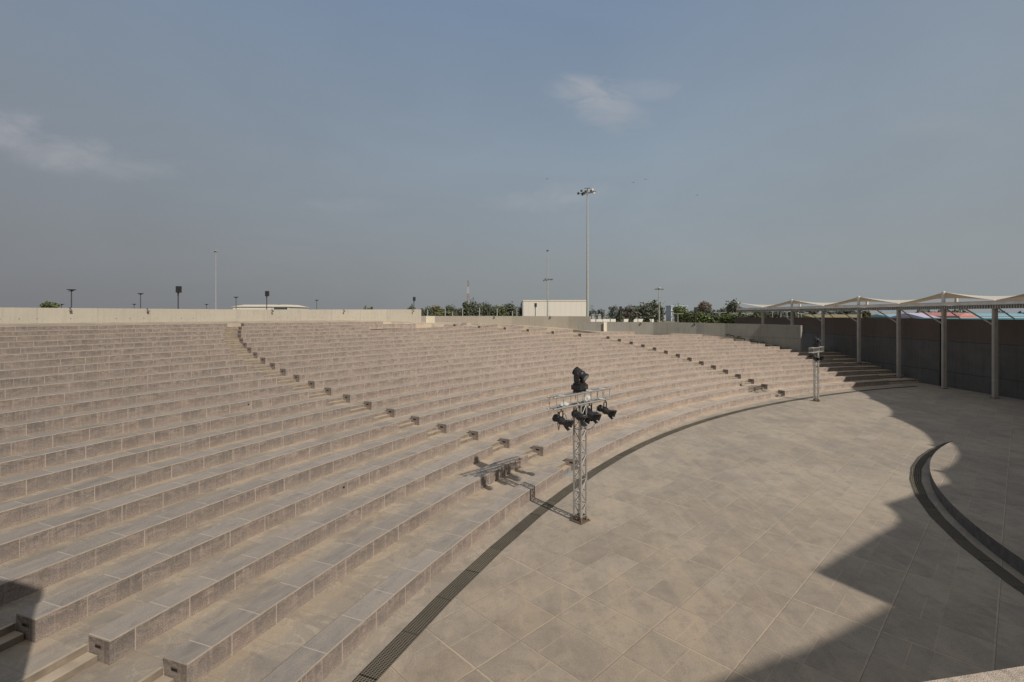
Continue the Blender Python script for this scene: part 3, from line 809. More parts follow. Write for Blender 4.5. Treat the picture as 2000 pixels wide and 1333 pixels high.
# rope light cable with fixtures stepping down along the right rim wall
mb = MB(); pts3 = []
prev = None
o = empty('rope_light', (WC[4][0], WC[4][1], 3.2))
px = [(1423, 654), (1434, 656.5), (1435, 660.5), (1455, 662), (1456, 667), (1480, 668.5), (1481, 674), (1506, 676.5), (1508, 681.5), (1531, 682.5)]
def wc_at_u(u, off=0.1):
    best = None
    for (x0,y0),(x1,y1) in zip(WC, WC[1:]):
        for i in range(60):
            x = x0+(x1-x0)*i/60; y = y0+(y1-y0)*i/60
            e_ = abs(1000+F*x/y-u)
            if best is None or e_ < best[0]: best = (e_, x, y)
    return best[1]-off*0.6, best[2]-off*0.8
P3 = []
for u, v in px:
    x, y = wc_at_u(u, 0.25); z = H-(v-YH)*y/F; P3.append((x-o.location.x, y-o.location.y, z-o.location.z))
mb = MB(); mb.path(P3, 0.045, 6); mb.build('cable', M['blackrub'], o)
for u, v in ((1423, 654), (1444, 658.5), (1469, 664), (1490, 670), (1513, 676), (1535, 681)):
    x, y = wc_at_u(u, 0.35); z = H-(v-YH)*y/F
    mb = MB(); mb.box((x-o.location.x, y-o.location.y, z-o.location.z), (0.34, 0.22, 0.16)); mb.tube((x-o.location.x, y-o.location.y, z-o.location.z-.2), (x-o.location.x, y-o.location.y, z-o.location.z), 0.03)
    mb.build('fixture', M['black'], o)
tag(o, 'black cable with small floor fixtures stepping down beside the right rim wall', 'cable light')

# ------------------------------------------------------------------ stage side canopy
COLS = [(32.9,72,1,.4566),(33.4,66,0,.506),(33.8,59.8,1,.565),(34.2,54.5,0,.627),(34.65,49.5,1,.700),(34.8,44.6,0,.780),(34.6,39.7,1,.871),(34.2,35.1,0,.974),(33.4,30.6,1,0),(31.0,27.3,0,0),(28.5,20.4,1,0),(24.9,14.9,0,0),(21.4,9.6,1,0),(17.9,7.3,0,0)]
ZB = {0: 0.0}
def col_base(x, y):
    # level of the terrace or floor at this point
    r = hypot(x-CX, y-CY)
    if r < R0: return -0.05
    k = int((r-R1-DEP)/T)+2 if r > R1+DEP else (1 if r > R0+DEP else 0)
    return zw(min(max(k,0), 9))-0.05
def outn(i):
    a = COLS[max(0, i-1)]; b = COLS[min(len(COLS)-1, i+1)]
    d = Vector((b[0]-a[0], b[1]-a[1])).normalized(); return Vector((-d.y, d.x)), d
W_C = 5.2
posn = ['seventh', 'sixth', 'fifth', 'fourth', 'third', 'second', 'first']
BACK = []
for i, (x, y, hi, _) in enumerate(COLS):
    nn, d = outn(i); w = W_C if i < 9 else 11
    BACK.append((x+nn.x*w, y+nn.y*w))
desc = ['at the far left end of the canopy', 'farthest one standing behind the right rim wall end', 'second standing behind the right rim wall', 'rising directly beside the rim wall end behind the far lighting tower',
        'standing on the shaded terrace right of the far lighting tower', 'standing on the lower shaded steps', 'standing on the floor right of the black wall joint', 'nearest the right edge of the photo', 'just outside the right edge', '', '', '', '', '']
for i, (x, y, hi, _) in enumerate(COLS):
    nn, d = outn(i); rz = atan2(d.y, d.x)
    z0 = col_base(x, y)
    if i == 0: continue
    o = empty('canopy_column', (x, y, z0), rz)
    mb = MB(); hh = 6.33-z0
    # box column with slim recessed web on the long side
    mb.box((0, 0, hh/2), (0.235, 0.235, hh)); mb.build('shaft', M['colpaint'], o)
    mb = MB(); mb.box((0, 0.128, hh/2), (0.15, 0.02, hh-0.1)); mb.box((0, -0.128, hh/2), (0.15, 0.02, hh-0.1)); mb.build('face_plate', M['colpaint'], o)
    mb = MB(); mb.box((0, 0, 0.06), (0.38, 0.38, 0.05)); mb.build('base_plate', M['darksteel'], o)
    mb = MB(); mb.box((0, 0, hh+0.27), (0.27, 0.27, 0.56)); mb.build('column_head', M['colpaint'], o)
    if i >= 2 and i < 9:
        mb = MB(); mb.tube((-0.15, 0, hh-1.15), (-3.0, 0.25, hh+0.0), 0.055, 8); mb.build('brace', M['colpaint'], o)
    mb = MB(); mb.tube((0.0, 1.25, hh-0.74), (-0.35, 0.5, hh+0.02), 0.045, 8); mb.build('strut', M['colpaint'], o)
    tag(o, f'tall grey canopy column {desc[i]}' if desc[i] else 'tall grey canopy column outside the photo to the right', 'column', 'columns carrying the stage side canopy')
# roof frame: fascia beam, ribbed deck, purlins, masts, membranes
roof = empty('tensile_canopy', (34, 45, 6.3))
ox, oy, oz = 34, 45, 6.3
def rel(p): return (p[0]-ox, p[1]-oy, p[2]-oz)
for i in range(len(COLS)-1):
    a = Vector((COLS[i][0], COLS[i][1], 0)); b = Vector((COLS[i+1][0], COLS[i+1][1], 0))
    d = (b-a).normalized(); L = (b-a).length; nn = Vector((-d.y, d.x, 0)); rz = Matrix.Rotation(atan2(d.y, d.x), 3, 'Z')
    if i >= 8: continue
    c = (a+b)/2 - nn*0.24
    mb = MB(); mb.box(rel((c.x, c.y, 6.75)), (L-0.02, 0.10, 0.27), rz); c2 = c-nn*0.05
    mb.box(rel((c2.x, c2.y, 6.875)), (L-0.02, 0.14, 0.03), rz); mb.box(rel((c2.x, c2.y, 6.63)), (L-0.02, 0.14, 0.03), rz)
    mb.build('fascia_beam', M['fascia'], roof)
    if i < 9:
        mb = MB(); nrib = int(L/0.22)
        for j in range(nrib):
            q = a+d*(L*(j+0.5)/nrib)-nn*0.12
            mb.box(rel((q.x, q.y, 6.475)), (0.09, 0.20, 0.26), rz)
        q = (a+b)/2; mb.box(rel((q.x, q.y, 6.35)), (L, 0.34, 0.03), rz); mb.box(rel((q.x+nn.x*.02, q.y+nn.y*.02, 6.48)), (L, 0.04, 0.24), rz)
        mb.build('ribbed_deck', M['rib'], roof)
        ba = Vector((*BACK[i], 0)); bb = Vector((*BACK[i+1], 0)); c = (ba+bb)/2; LL = (bb-ba).length
        mb = MB(); mb.box(rel((c.x, c.y, 6.75)), (LL, 0.12, 0.25), Matrix.Rotation(atan2((bb-ba).y, (bb-ba).x), 3, 'Z')); mb.build('rear_beam', M['fascia'], roof)
for i, (x, y, hi, _) in enumerate(COLS):
    bx_, by_ = BACK[i]
    if i < 10:
        mb = MB(); mb.tube(rel((x, y, 6.7)), rel((bx_, by_, 6.7)), 0.07, 8); mb.build('cross_beam', M['fascia'], roof)
    for (px_, py_, top_) in ((x, y, hi), (bx_, by_, 1-hi)):
        mb = MB()
        q = rel((px_, py_, 0))
        if top_: mb.lathe([(0.13, 0), (0.13, 0.26), (0.10, 0.28), (0.125, 0.32), (0.125, 1.12), (0.09, 1.16)], (q[0]-0.05, q[1], 6.62-oz), (0.02, 0, 1), 14)
        else: mb.lathe([(0.14, 0), (0.14, 0.30), (0.10, 0.34)], (q[0]-0.05, q[1], 6.62-oz), (0, 0, 1), 12)
        mb.build('mast' if top_ else 'post_cap', M['whitepaint'], roof)
def membrane(i):
    hi = COLS[i][2]
    A = Vector((COLS[i][0], COLS[i][1], 7.72 if hi else 6.93)); Bq = Vector((COLS[i+1][0], COLS[i+1][1], 6.93 if hi else 7.72))
    Dq = Vector((*BACK[i], 6.93 if hi else 7.72)); Cq = Vector((*BACK[i+1], 7.72 if hi else 6.93))
    n = 14; G = []
    for u in range(n+1):
        row = []
        for v in range(n+1):
            s, t = u/n, v/n
            p = A*(1-s)*(1-t)+Bq*s*(1-t)+Cq*s*t+Dq*(1-s)*t
            # scalloped edges pulled toward the middle
            cen = (A+Bq+Cq+Dq)/4
            ed = 4*s*(1-s)*(1-t)**3 + 4*s*(1-s)*t**3
            ed2 = 4*t*(1-t)*(1-s)**3 + 4*t*(1-t)*s**3
            mid_f = (A+Bq)/2; 
            inw = (Dq-A).normalized(); inw.z = 0
            L = (Bq-A).length
            p = p + inw*((0.02 if i < 8 else 0.06)*L)*(4*s*(1-s))*((1-t)**2) - inw*(0.05*L)*(4*s*(1-s))*(t**2)
            p.z -= 0.05*4*s*(1-s)*((1-t)**2+t**2)
            row.append(p)
        G.append(row)
    mb = MB()
    for u in range(n):
        for v in range(n):
            mb.quad([rel(G[u][v]), rel(G[u+1][v]), rel(G[u+1][v+1]), rel(G[u][v+1])], [(u,v),(u+1,v),(u+1,v+1),(u,v+1)], 0, True)
    mb.build('membrane', M['fabric'], roof)
for i in range(len(COLS)-1): membrane(i)
tag(roof, 'white tensile membrane canopy with peaked masts over the dark stage wall', 'canopy')

# stage house roof standing outside the frame at right and behind the camera (throws the angular shade)
mb = MB()
RP = [(18.0,7.25),(17.85,6.65),(17.5,6.05),(16.9,5.55),(16.1,5.05),(13.35,3.2),(14.1,1.9),(11.6,0.58),(9.9,-0.1),(-3.0,-5.6),(-3,-16),(48,-16),(48,30),(38.5,29),(33.8,24),(31,14)]
mb.quad([(*p, 7.55) for p in RP]); mb.quad([(*p, 7.25) for p in RP][::-1])
for a, b in zip(RP, RP[1:]+RP[:1]): mb.quad([(*a, 7.25), (*b, 7.25), (*b, 7.55), (*a, 7.55)])
rf = mb.build('stage_house_roof', [M['concB']]); tag(rf, 'flat concrete roof over the stage house at the right edge, seen only by its angular shadow', 'roof')
mb = MB(); mb.box((-6.25, 3.72, 2.62), (2.9, 1.2, 5.25)); tag(mb.build('concrete_pier', [M['concB']]), 'concrete pier at the lower left, seen only by its shadow on the steps', 'pier')

# granite parapet coping under the camera (visible bottom right)
mb = MB()
zl = 5.0
P_ = [(0.75, 1.135), (1.30, 1.235), (2.4, 1.43), (3.6, 1.66)]
Q_ = [(p[0]+0.05, p[1]-0.42) for p in P_]
for a, b, c, d in zip(P_, P_[1:], Q_[1:], Q_):
    mb.quad([(*d, zl), (*c, zl), (*b, zl), (*a, zl)]); mb.quad([(*a, zl-0.12), (*b, zl-0.12), (*b, zl), (*a, zl)]); mb.quad([(*d, zl-0.12), (*c, zl-0.12), (*b, zl-.12), (*a, zl-.12)])
lp = mb.build('parapet_coping', [M['ledge']]); tag(lp, 'sunlit speckled granite parapet coping in the bottom right corner', 'parapet')

# ------------------------------------------------------------------ lighting towers
BDX = Vector((sin(TH), cos(TH), 0)); 
RZB = atan2(BDX.y, BDX.x)
def ladder(mb, ax, L, w, h, r, step, origin, mode='box', diag=True):
    """four chord truss along local axis ax ('z' or 'x')"""
    o = Vector(origin)
    def pt(t, a, b):
        return o+Vector((a*w/2, b*w/2, t)) if ax == 'z' else o+Vector((t, a*w/2, b*h/2))
    for a in (-1, 1):
        for b in (-1, 1): mb.tube(pt(0, a, b), pt(L, a, b), r, 10)
    n = max(1, int(round(L/step)))
    sides = [((-1,-1),(1,-1)), ((1,-1),(1,1)), ((1,1),(-1,1)), ((-1,1),(-1,-1))]
    for i in range(n+1):
        t = min(max(L*i/n, 0.02), L-0.02)
        for p, q in sides:
            mb.tube(pt(t, *p), pt(t, *q), r*0.42, 6)
    if diag:
        for i in range(n):
            t0, t1 = L*i/n, L*(i+1)/n
            for s_, (p, q) in enumerate(sides):
                if (i+s_) % 2: p, q = q, p
                mb.tube(pt(t0, *p), pt(t1, *q), r*0.42, 6)
def build_tower():
    o = empty('lighting_tower')
    mb = MB(); mb.box((0, 0, 0.015), (0.42, 0.42, 0.025)); 
    for a in (-1, 1):
        for b in (-1, 1): mb.tube((a*.17, b*.17, 0.02), (a*.17, b*.17, 0.06), 0.018, 8)
    mb.build('base_plate', M['steelrust'], o)
    mb = MB()
    for a in (-1, 1):
        for b in (-1, 1): mb.box((a*0.12, b*0.12, 0.09), (0.05, 0.05, 0.12))
    for a in (-1, 1): mb.box((a*0.12, 0, 0.14), (0.045, 0.24, 0.045)); mb.box((0, a*0.12, 0.14), (0.24, 0.045, 0.045))
    mb.build('base_frame', M['steelrust'], o)
    mb = MB(); ladder(mb, 'z', 3.18, 0.25, 0.25, 0.0265, 0.36, (0, 0, 0.15)); mb.build('mast_truss', M['alu'], o)
    mb = MB(); mb.tube((0.03, 0.02, 0.17), (0.03, 0.02, 3.2), 0.022, 10); mb.build('inner_pipe', M['whitepaint'], o)
    mb = MB(); ladder(mb, 'x', 2.5, 0.25, 0.31, 0.027, 0.31, (-1.2, 0, 3.505), diag=False)
    for s_ in (-1, 1):
        for i in range(8):
            a = Vector((-1.2+2.5*i/8, -0.12, 3.505+s_*0.155)); b = Vector((-1.2+2.5*(i+1)/8, 0.12, 3.505+s_*0.155))
            if i % 2: a.y, b.y = 0.12, -0.12
            mb.tube(a, b, 0.009, 6)
    mb.build('boom_truss', M['alu'], o)
    mb = MB()
    for y in (-0.12, 0.12):
        for z in (3.35, 3.66):
            for x, sg in ((-1.2, -1), (1.3, 1)): mb.lathe([(0.026, 0), (0.026, 0.03), (0.014, 0.05), (0.014, 0.08)], (x, y, z), (sg, 0, 0), 10)
    mb.build('chord_end', M['alu'], o)
    return o
def build_head():
    o = empty('moving_head_light')
    mb = MB(); mb.box((0, 0, 0.105), (0.42, 0.30, 0.13)); mb.box((0, 0, 0.19), (0.30, 0.26, 0.05)); mb.box((0.19, 0, 0.11), (0.05, 0.24, 0.08)); mb.box((0, 0, 0.03), (0.34, 0.22, 0.03))
    for a in (-1, 1): mb.tube((a*0.13, -0.12, 0.0), (a*0.13, 0.12, 0.0), 0.03, 8); mb.tube((a*0.13, 0, -0.04), (a*0.13, 0, 0.06), 0.02, 8)
    for a in (-1, 1): mb.tube((a*0.215, -0.08, 0.10), (a*0.215, 0.08, 0.10), 0.012, 6)
    b_ = mb.build('base', M['black'], o)
    mb = MB(); mb.box((0.10, -0.149, 0.105), (0.13, 0.006, 0.05)); mb.build('display', M['darksteel'], b_)
    mb = MB()
    mb.box((0, 0, 0.245), (0.34, 0.16, 0.08))
    for a in (-1, 1):
        # rounded yoke arms
        mb.box((a*0.165, 0, 0.36), (0.06, 0.15, 0.20)); mb.lathe([(0.070, 0), (0.080, 0.01), (0.080, 0.055), (0.065, 0.065)], (a*0.165-0.033, 0, 0.47), (1, 0, 0), 20)
    mb.build('yoke', M['black'], o)
    mb = MB(); ax = Vector((0.0, -0.88, -0.47)).normalized(); c = Vector((0, 0, 0.48))
    mb.lathe([(0.06, -0.20), (0.105, -0.18), (0.125, -0.13), (0.13, -0.04), (0.125, 0.03), (0.13, 0.06), (0.13, 0.09), (0.118, 0.12), (0.118, 0.18), (0.13, 0.19), (0.13, 0.225), (0.105, 0.23)], c, ax, 24)
    for t in (-0.17, -0.13, -0.09): mb.lathe([(0.132, 0), (0.132, 0.012)], c+ax*t, ax, 24)
    h_ = mb.build('lamp_head', M['black'], o)
    mb = MB(); mb.lathe([(0.095, 0.0), (0.080, 0.014), (0.04, 0.024)], c+ax*0.227, ax, 20); mb.build('lens', M['lens'], h_)
    return o
def build_profile():
    """theatre profile spotlight hanging at origin, barrel points along -y and down"""
    o = empty('profile_spotlight')
    mb = MB(); mb.tube((0, 0, 0.03), (0, 0, -0.05), 0.014, 8); mb.box((0, 0, 0.0), (0.05, 0.035, 0.05)); mb.box((0.03, 0, 0.035), (0.02, 0.035, 0.06)); mb.tube((-0.06, 0, -0.01), (0.05, 0, -0.01), 0.008, 6); mb.build('hook_clamp', M['black'], o)
    ax = Vector((0, -0.93, -0.36)).normalized(); c = Vector((0, 0.0, -0.33))
    mb = MB(); mb.box((0, 0, -0.06), (0.26, 0.035, 0.012))
    for a in (-1, 1): mb.box((a*0.13, 0.0, -0.195), (0.010, 0.035, 0.28)); mb.tube((a*0.10, 0, -0.33), (a*0.15, 0, -0.33), 0.028, 8)
    mb.build('yoke', M['black'], o)
    mb = MB(); mb.lathe([(0.05, -0.26), (0.085, -0.25), (0.105, -0.22), (0.105, -0.13), (0.09, -0.10), (0.09, -0.04), (0.115, -0.03), (0.115, 0.05), (0.092, 0.06), (0.09, 0.13), (0.098, 0.135), (0.098, 0.16), (0.07, 0.165)], c, ax, 18)
    for t in (-0.21, -0.185, -0.16): mb.lathe([(0.116, 0), (0.116, 0.010)], c+ax*t, ax, 18)
    mb.box(c+ax*0.0+Vector((0, 0.0, 0.10)), (0.05, 0.10, 0.05))
    bd = mb.build('barrel', M['black'], o)
    # barn doors: flared four leaf hood
    side = Vector((1, 0, 0)); upv = side.cross(ax).normalized()
    mb = MB(); q = c+ax*0.165
    def Pp(t, a, b): return q+ax*t+side*a+upv*b
    mb.quad([Pp(0,-.10,-.10), Pp(0,.10,-.10), Pp(0.01,.10,-.10), Pp(0.01,-.10,-.10)])
    for (s1, s2) in (((-1,-1),(1,-1)), ((1,-1),(1,1)), ((1,1),(-1,1)), ((-1,1),(-1,-1))):
        a0 = Pp(0, s1[0]*.095, s1[1]*.095); b0 = Pp(0, s2[0]*.095, s2[1]*.095)
        a1 = Pp(0.15, s1[0]*.15, s1[1]*.15); b1 = Pp(0.15, s2[0]*.15, s2[1]*.15)
        m0 = (a1+b1)/2
        mb.quad([a0, b0, b1+(m0-b1)*0.25, a1+(m0-a1)*0.25]); 
        off = ax*0.004
        mb.quad([(a1+(m0-a1)*0.25)+off, (b1+(m0-b1)*0.25)+off, b0+off, a0+off])
    mb.build('barn_doors', M['black'], o)
    return o
T1 = (1.944, 14.15); T2 = (20.78, 33.85)
tower1 = build_tower(); tower1.location = (*T1, 0.004); tower1.rotation_euler = (0, 0, RZB)
tag(tower1, 'aluminium truss lighting tower standing near the drain in the centre foreground', 'lighting tower', 'truss lighting towers on the stage floor')
tower2 = copy_tree(tower1); tower2.location = (*T2, 0.004)
tag(tower2, 'distant aluminium truss lighting tower in front of the shaded terrace at right', 'lighting tower', 'truss lighting towers on the stage floor')
def at(T, lx, ly, z):
    c, s = cos(RZB), sin(RZB); return (T[0]+lx*c-ly*s, T[1]+lx*s+ly*c, z)
head1 = build_head()
head1.location = at(T1, -0.02, 0.0, 3.72); head1.rotation_euler = (0, 0, radians(50)); head1.scale = (1.0,)*3
tag(head1, 'black moving head stage light on top of the foreground lighting tower', 'stage light', 'moving head lights on the towers')
head2 = copy_tree(head1); head2.location = at(T2, 0.1, 0, 3.72); head2.rotation_euler = (0, 0, radians(38))
tag(head2, 'black moving head stage light on top of the distant lighting tower', 'stage light', 'moving head lights on the towers')
prof = build_profile()
def hang(first, T, lx, ly, rz, label, grp='profile spotlights hung from the towers'):
    o = prof if first else copy_tree(prof)
    o.location = at(T, lx, ly, 3.325); o.rotation_euler = (0, 0, rz); o.scale = (0.95, 0.95, 0.92)
    tag(o, label, 'spotlight', grp)
    return o
hang(True, T1, -0.98, -0.12, radians(62), 'black profile spotlight hung at the left end of the foreground tower boom')
hang(False, T1, -0.20, -0.12, radians(40), 'short black spotlight hung just left of the foreground tower mast')
hang(False, T1, 0.28, -0.12, radians(58), 'black profile spotlight hung just right of the foreground tower mast')
hang(False, T1, 0.55, 0.12, radians(30), 'black spotlight hung from the rear chord of the foreground tower boom')
hang(False, T1, 1.05, -0.12, radians(62), 'black profile spotlight hung at the right end of the foreground tower boom')
for lx, ly, a, t in ((-0.9, -0.12, 0, 'at the left of the distant tower boom'), (-0.4, 0.12, 20, 'behind the distant tower mast at left'), (0.45, -0.12, -20, 'beside the distant tower mast at right'), (0.95, 0.12, 40, 'at the far end of the distant tower boom')):
    hang(False, T2, lx, ly, radians(a), f'small looking black spotlight hung {t}')
# plastic bags and cables on tower one
def bag(loc, sc, label):
    random.seed(int(loc[0]*100)); mb = MB(); n, m_ = 14, 9
    def pt(i, j):
        a = 2*pi*i/n; b = pi*j/m_-pi/2; r = 1+0.22*sin(5*a+3*b)+0.15*sin(9*a-4*b+1)+0.1*cos(13*a)
        return (cos(a)*cos(b)*r*sc[0], sin(a)*cos(b)*r*sc[1], sin(b)*sc[2]*(1+.15*sin(7*a)))
    for i in range(n):
        for j in range(m_): mb.quad([pt(i,j), pt(i+1,j), pt(i+1,j+1), pt(i,j+1)], None, 0, True)
    o = mb.build('plastic_bag', M['bag']); o.location = loc; tag(o, label, 'plastic bag', 'clear plastic bags in the boom truss')
bag(at(T1, -0.72, 0.0, 3.41), (0.13, 0.10, 0.08), 'crumpled clear plastic bag in the left half of the foreground tower boom')
bag(at(T1, 0.30, 0.0, 3.46), (0.13, 0.10, 0.10), 'crumpled clear plastic bag in the boom under the moving head light')
def cable(pts, r, label, parent=None):
    # smooth catmull path
    P = [Vector(p) for p in pts]; out = []
    for i in range(len(P)-1):
        p0 = P[max(i-1, 0)]; p1 = P[i]; p2 = P[i+1]; p3 = P[min(i+2, len(P)-1)]
        for j in range(6):
            t = j/6; out.append(0.5*((2*p1)+(p2-p0)*t+(2*p0-5*p1+4*p2-p3)*t*t+(-p0+3*p1-3*p2+p3)*t**3))
    out.append(P[-1]); mb = MB(); mb.path(out, r, 6)
    return tag(mb.build('cable', M['blackrub']), label, 'cable')
cable([at(T1, x, y, z) for x, y, z in ((-1.15, 0, 3.33), (-0.8, 0.03, 3.36), (-0.4, -0.02, 3.38), (0, 0.03, 3.36), (0.4, -0.05, 3.35), (0.8, 0.04, 3.34), (1.1, 0.0, 3.34))], 0.016, 'black cable bundle lying inside the foreground tower boom')
cable([at(T1, x, y, z) for x, y, z in ((-1.12, -0.13, 3.30), (-1.13, -0.12, 3.05), (-1.10, -0.13, 2.82), (-1.08, -0.13, 2.80), (-1.06, -0.13, 3.0), (-1.09, -0.12, 3.27))], 0.010, 'long thin cable loop hanging below the left end of the foreground boom')
cable([at(T1, x, y, z) for x, y, z in ((-0.95, -0.1, 3.05), (-0.85, -0.13, 3.20), (-0.72, -0.12, 3.0), (-0.55, -0.11, 2.95), (-0.42, -0.12, 3.18), (-0.3, -0.12, 3.28))], 0.008, 'thin drooping cable between two spotlights left of the foreground mast')
cable([at(T1, x, y, z) for x, y, z in ((0.2, -0.14, 3.26), (0.1, -0.16, 3.0), (-0.02, -0.14, 2.80), (0.1, -0.14, 2.62), (0.35, -0.12, 2.60), (0.6, -0.10, 2.75), (0.7, -0.08, 3.2))], 0.007, 'thin cable drooping across the foreground tower mast')
cable([at(T1, x, y, z) for x, y, z in ((-0.22, 0.0, 3.75), (-0.28, -0.06, 3.72), (-0.30, -0.08, 3.62), (-0.26, -0.05, 3.5))], 0.007, 'short power cable at the base of the moving head')

# ------------------------------------------------------------------ poles, speakers, masts beyond the rim
ZG = 3.0
def speaker_pole(u, vtop, hpx, label, Y=None, first=[None]):
    Y = F*0.62/hpx if Y is None else Y
    x = (u-1000)/F*Y; zt_ = H+(YH-vtop)*Y/F
    o = empty('speaker_pole', (x, Y, ZG))
    hh = zt_-ZG
    mb = MB(); mb.tube((0, 0, 0), (0, 0, hh-0.55), 0.055, 8); mb.build('pole', M['lampdark'], o)
    mb = MB(); mb.box((0.05, 0, hh-0.31), (0.38, 0.32, 0.62)); mb.box((0.05, -0.165, hh-0.31), (0.33, 0.02, 0.56)); mb.build('speaker_cabinet', M['black'], o)
    mb = MB(); mb.box((0, 0.0, hh-0.62), (0.14, 0.14, 0.05)); mb.tube((0,0,hh-.9),(0,0,hh-.6),0.075,8); mb.build('mount', M['lampdark'], o)
    tag(o, label, 'speaker', 'black loudspeakers on poles beyond the rim')
for u, vt, hp, lb in ((348, 559.5, 12.5, 'tallest black loudspeaker on a pole above the left rim wall'), (521, 569, 9.8, 'black loudspeaker on a pole above the long cream roof'), (808.5, 580.5, 7.6, 'black loudspeaker on a pole near the left rim wall end'),
                      (1045.5, 592.5, 7.6, 'black loudspeaker on a pole against the white warehouse'), (1211.5, 599, 7.9, 'black loudspeaker on a pole left of the round trees'), (1358.5, 600.5, 9.2, 'black loudspeaker on a pole right of the bright green tree')):
    speaker_pole(u, vt, hp, lb)
def tee_lamp(u, vtop, wpx, label):
    Y = F*1.05/wpx; x = (u-1000)/F*Y; hh = H+(YH-vtop)*Y/F-ZG
    o = empty('street_lamp', (x, Y, ZG))
    mb = MB(); mb.tube((0, 0, 0), (0, 0, hh), 0.085, 8, 0.06); mb.build('post', M['lampdark'], o)
    mb = MB(); mb.lathe([(0.05, 0), (0.16, 0.10), (0.46, 0.20), (0.53, 0.24), (0.50, 0.27)], (0, 0, hh-0.24), (0, 0, 1), 16); mb.tube((-0.42, 0, hh-.3), (-0.15, 0, hh-0.14), 0.02); mb.tube((0.42, 0, hh-.1), (0.1, 0, hh-0.24), 0.02); mb.build('lamp_disc', M['lampdark'], o)
    tag(o, label, 'lamp', 'disc topped lamps beyond the rim')
for u, vt, w, lb in ((139.5, 566, 15.5, 'tallest disc topped lamp post above the far left rim wall'), (274.5, 573.5, 11, 'disc topped lamp post left of the tallest speaker pole'), (461, 580.5, 9.5, 'disc topped lamp post at the left end of the cream roof'),
                     (618.5, 586.5, 7.5, 'disc topped lamp post alone above the middle of the left wall'), (120, 594.5, 9.5, 'low lamp disc just clearing the far left wall top'), (262, 594.2, 8, 'low lamp disc left of the second tall lamp'),
                     (403.5, 594.5, 7.5, 'low lamp disc left of the thin floodlight mast'), (544, 595, 5, 'low lamp disc in front of the cream roof'), (995.5, 594, 6.5, 'disc topped lamp post before the dark trees near the warehouse'),
                     (1125.5, 596, 6.3, 'disc topped lamp post against the warehouse wall'), (1042, 610.5, 3.4, 'small low lamp before the warehouse, left one'), (1098, 612, 3.4, 'small low lamp before the warehouse, right one')):
    tee_lamp(u, vt, w, lb)

def flood_mast(u, vtop, Y, rb, rt, kind, label, mat, ring_v=None):
    x = (u-1000)/F*Y; hh = H+(YH-vtop)*Y/F-ZG
    o = empty('floodlight_mast', (x, Y, ZG))
    mb = MB(); mb.tube((0, 0, 0), (0, 0, hh-0.5), rb, 12, rt); mb.build('mast_pole', mat, o)
    hz = hh-0.6 if ring_v is None else H+(YH-ring_v)*Y/F-ZG
    if kind == 'big':
        mb = MB(); 
        mb.tube((-1.7, -0.3, hz-0.55), (1.7, 0.5, hz+0.15), 0.06, 6); mb.tube((-1.0, 0.8, hz-.1), (1.0, -0.8, hz-.3), 0.05, 6)
        for i in range(16): 
            a0, a1 = 2*pi*i/16, 2*pi*(i+1)/16
            mb.tube((1.15*cos(a0), 1.15*sin(a0), hz-.2+.2*cos(a0)), (1.15*cos(a1), 1.15*sin(a1), hz-.2+.2*cos(a1)), 0.045, 6)
        mb.tube((-0.55, 0, hz+0.55), (0.55, 0, hz+0.62), 0.06, 6); mb.tube((0, 0, hz-0.4), (0, 0, hz+.62), 0.07, 6)
        mb.build('head_frame', M['darksteel'], o)
        for (a, b, c, mt) in ((-1.75, -.3, -.45, 'black'), (-1.15, -.2, 0.05, 'darksteel'), (-.9, .3, -.5, 'black'), (-.45, -.5, -.15, 'black'), (0.15, -.6, -.05, 'alu'), (0.6, -.4, 0.0, 'black'), (0.95, .2, 0.35, 'alu'), (1.25, .4, -.2, 'alu'), (-0.1, .5, 0.35, 'alu'), (-0.7, -.6, -.45, 'darksteel')):
            mb = MB(); mb.box((a, b, hz+c), (0.34, 0.2, 0.36), Matrix.Rotation(0.3*a, 3, 'Z')); mb.build('floodlight', M[mt], o)
    elif kind == 'ring':
        mb = MB(); mb.tube((-0.95, 0, hz-.1), (0.95, 0, hz+.1), 0.06, 6); mb.tube((0, -.9, hz), (0, .9, hz), 0.06, 6); mb.tube((-.3, 0, hz+.3), (.3, 0, hz+.3), 0.05, 6); mb.build('head_frame', M['darksteel'], o)
        for a, c in ((-0.95, -.2), (-0.6, .18), (-0.25, -.1), (0.3, .12), (0.8, .05), (1.15, .1)):
            mb = MB(); mb.box((a, 0, hz+c), (0.28, 0.2, 0.34)); mb.build('floodlight', M['darksteel'], o)
        if ring_v: mb = MB(); mb.lathe([(0.1, 0), (0.28, 0.05), (0.28, 0.32), (0.1, 0.36)], (0, 0, hh-0.5), (0,0,1), 10); mb.build('beacon', M['darksteel'], o)
    else:
        mb = MB(); mb.tube((-1.15, 0, hz), (1.15, 0, hz), 0.05, 6); mb.lathe([(0.55, 0), (0.5, 0.15), (0.15, 0.3)], (0, 0, hz+.15), (0,0,1), 12); mb.build('head_frame', mat, o)
        for a in (-1.15, -0.75, -.3, .3, .75, 1.15):
            mb = MB(); mb.box((a, 0, hz-.12), (0.22, 0.25, 0.34), Matrix.Rotation(0.5*(1 if a > 0 else -1), 3, 'Y')); mb.build('floodlight', M['polefar'] if kind == 'halo' else M['darksteel'], o)
    tag(o, label, 'floodlight mast')
flood_mast(1147.5, 368, 92, 0.27, 0.11, 'big', 'tallest floodlight mast rising beside the white warehouse', M['pole'])
flood_mast(1069.5, 487.5, 125, 0.22, 0.09, 'ring', 'thin mast in front of the warehouse with lamps halfway down', M['pole'], ring_v=547)
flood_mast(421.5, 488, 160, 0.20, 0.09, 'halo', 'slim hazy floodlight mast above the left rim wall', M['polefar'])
flood_mast(1287.3, 560.5, 145, 0.20, 0.12, 'wing', 'short floodlight mast in front of the broad round tree', M['pole'])

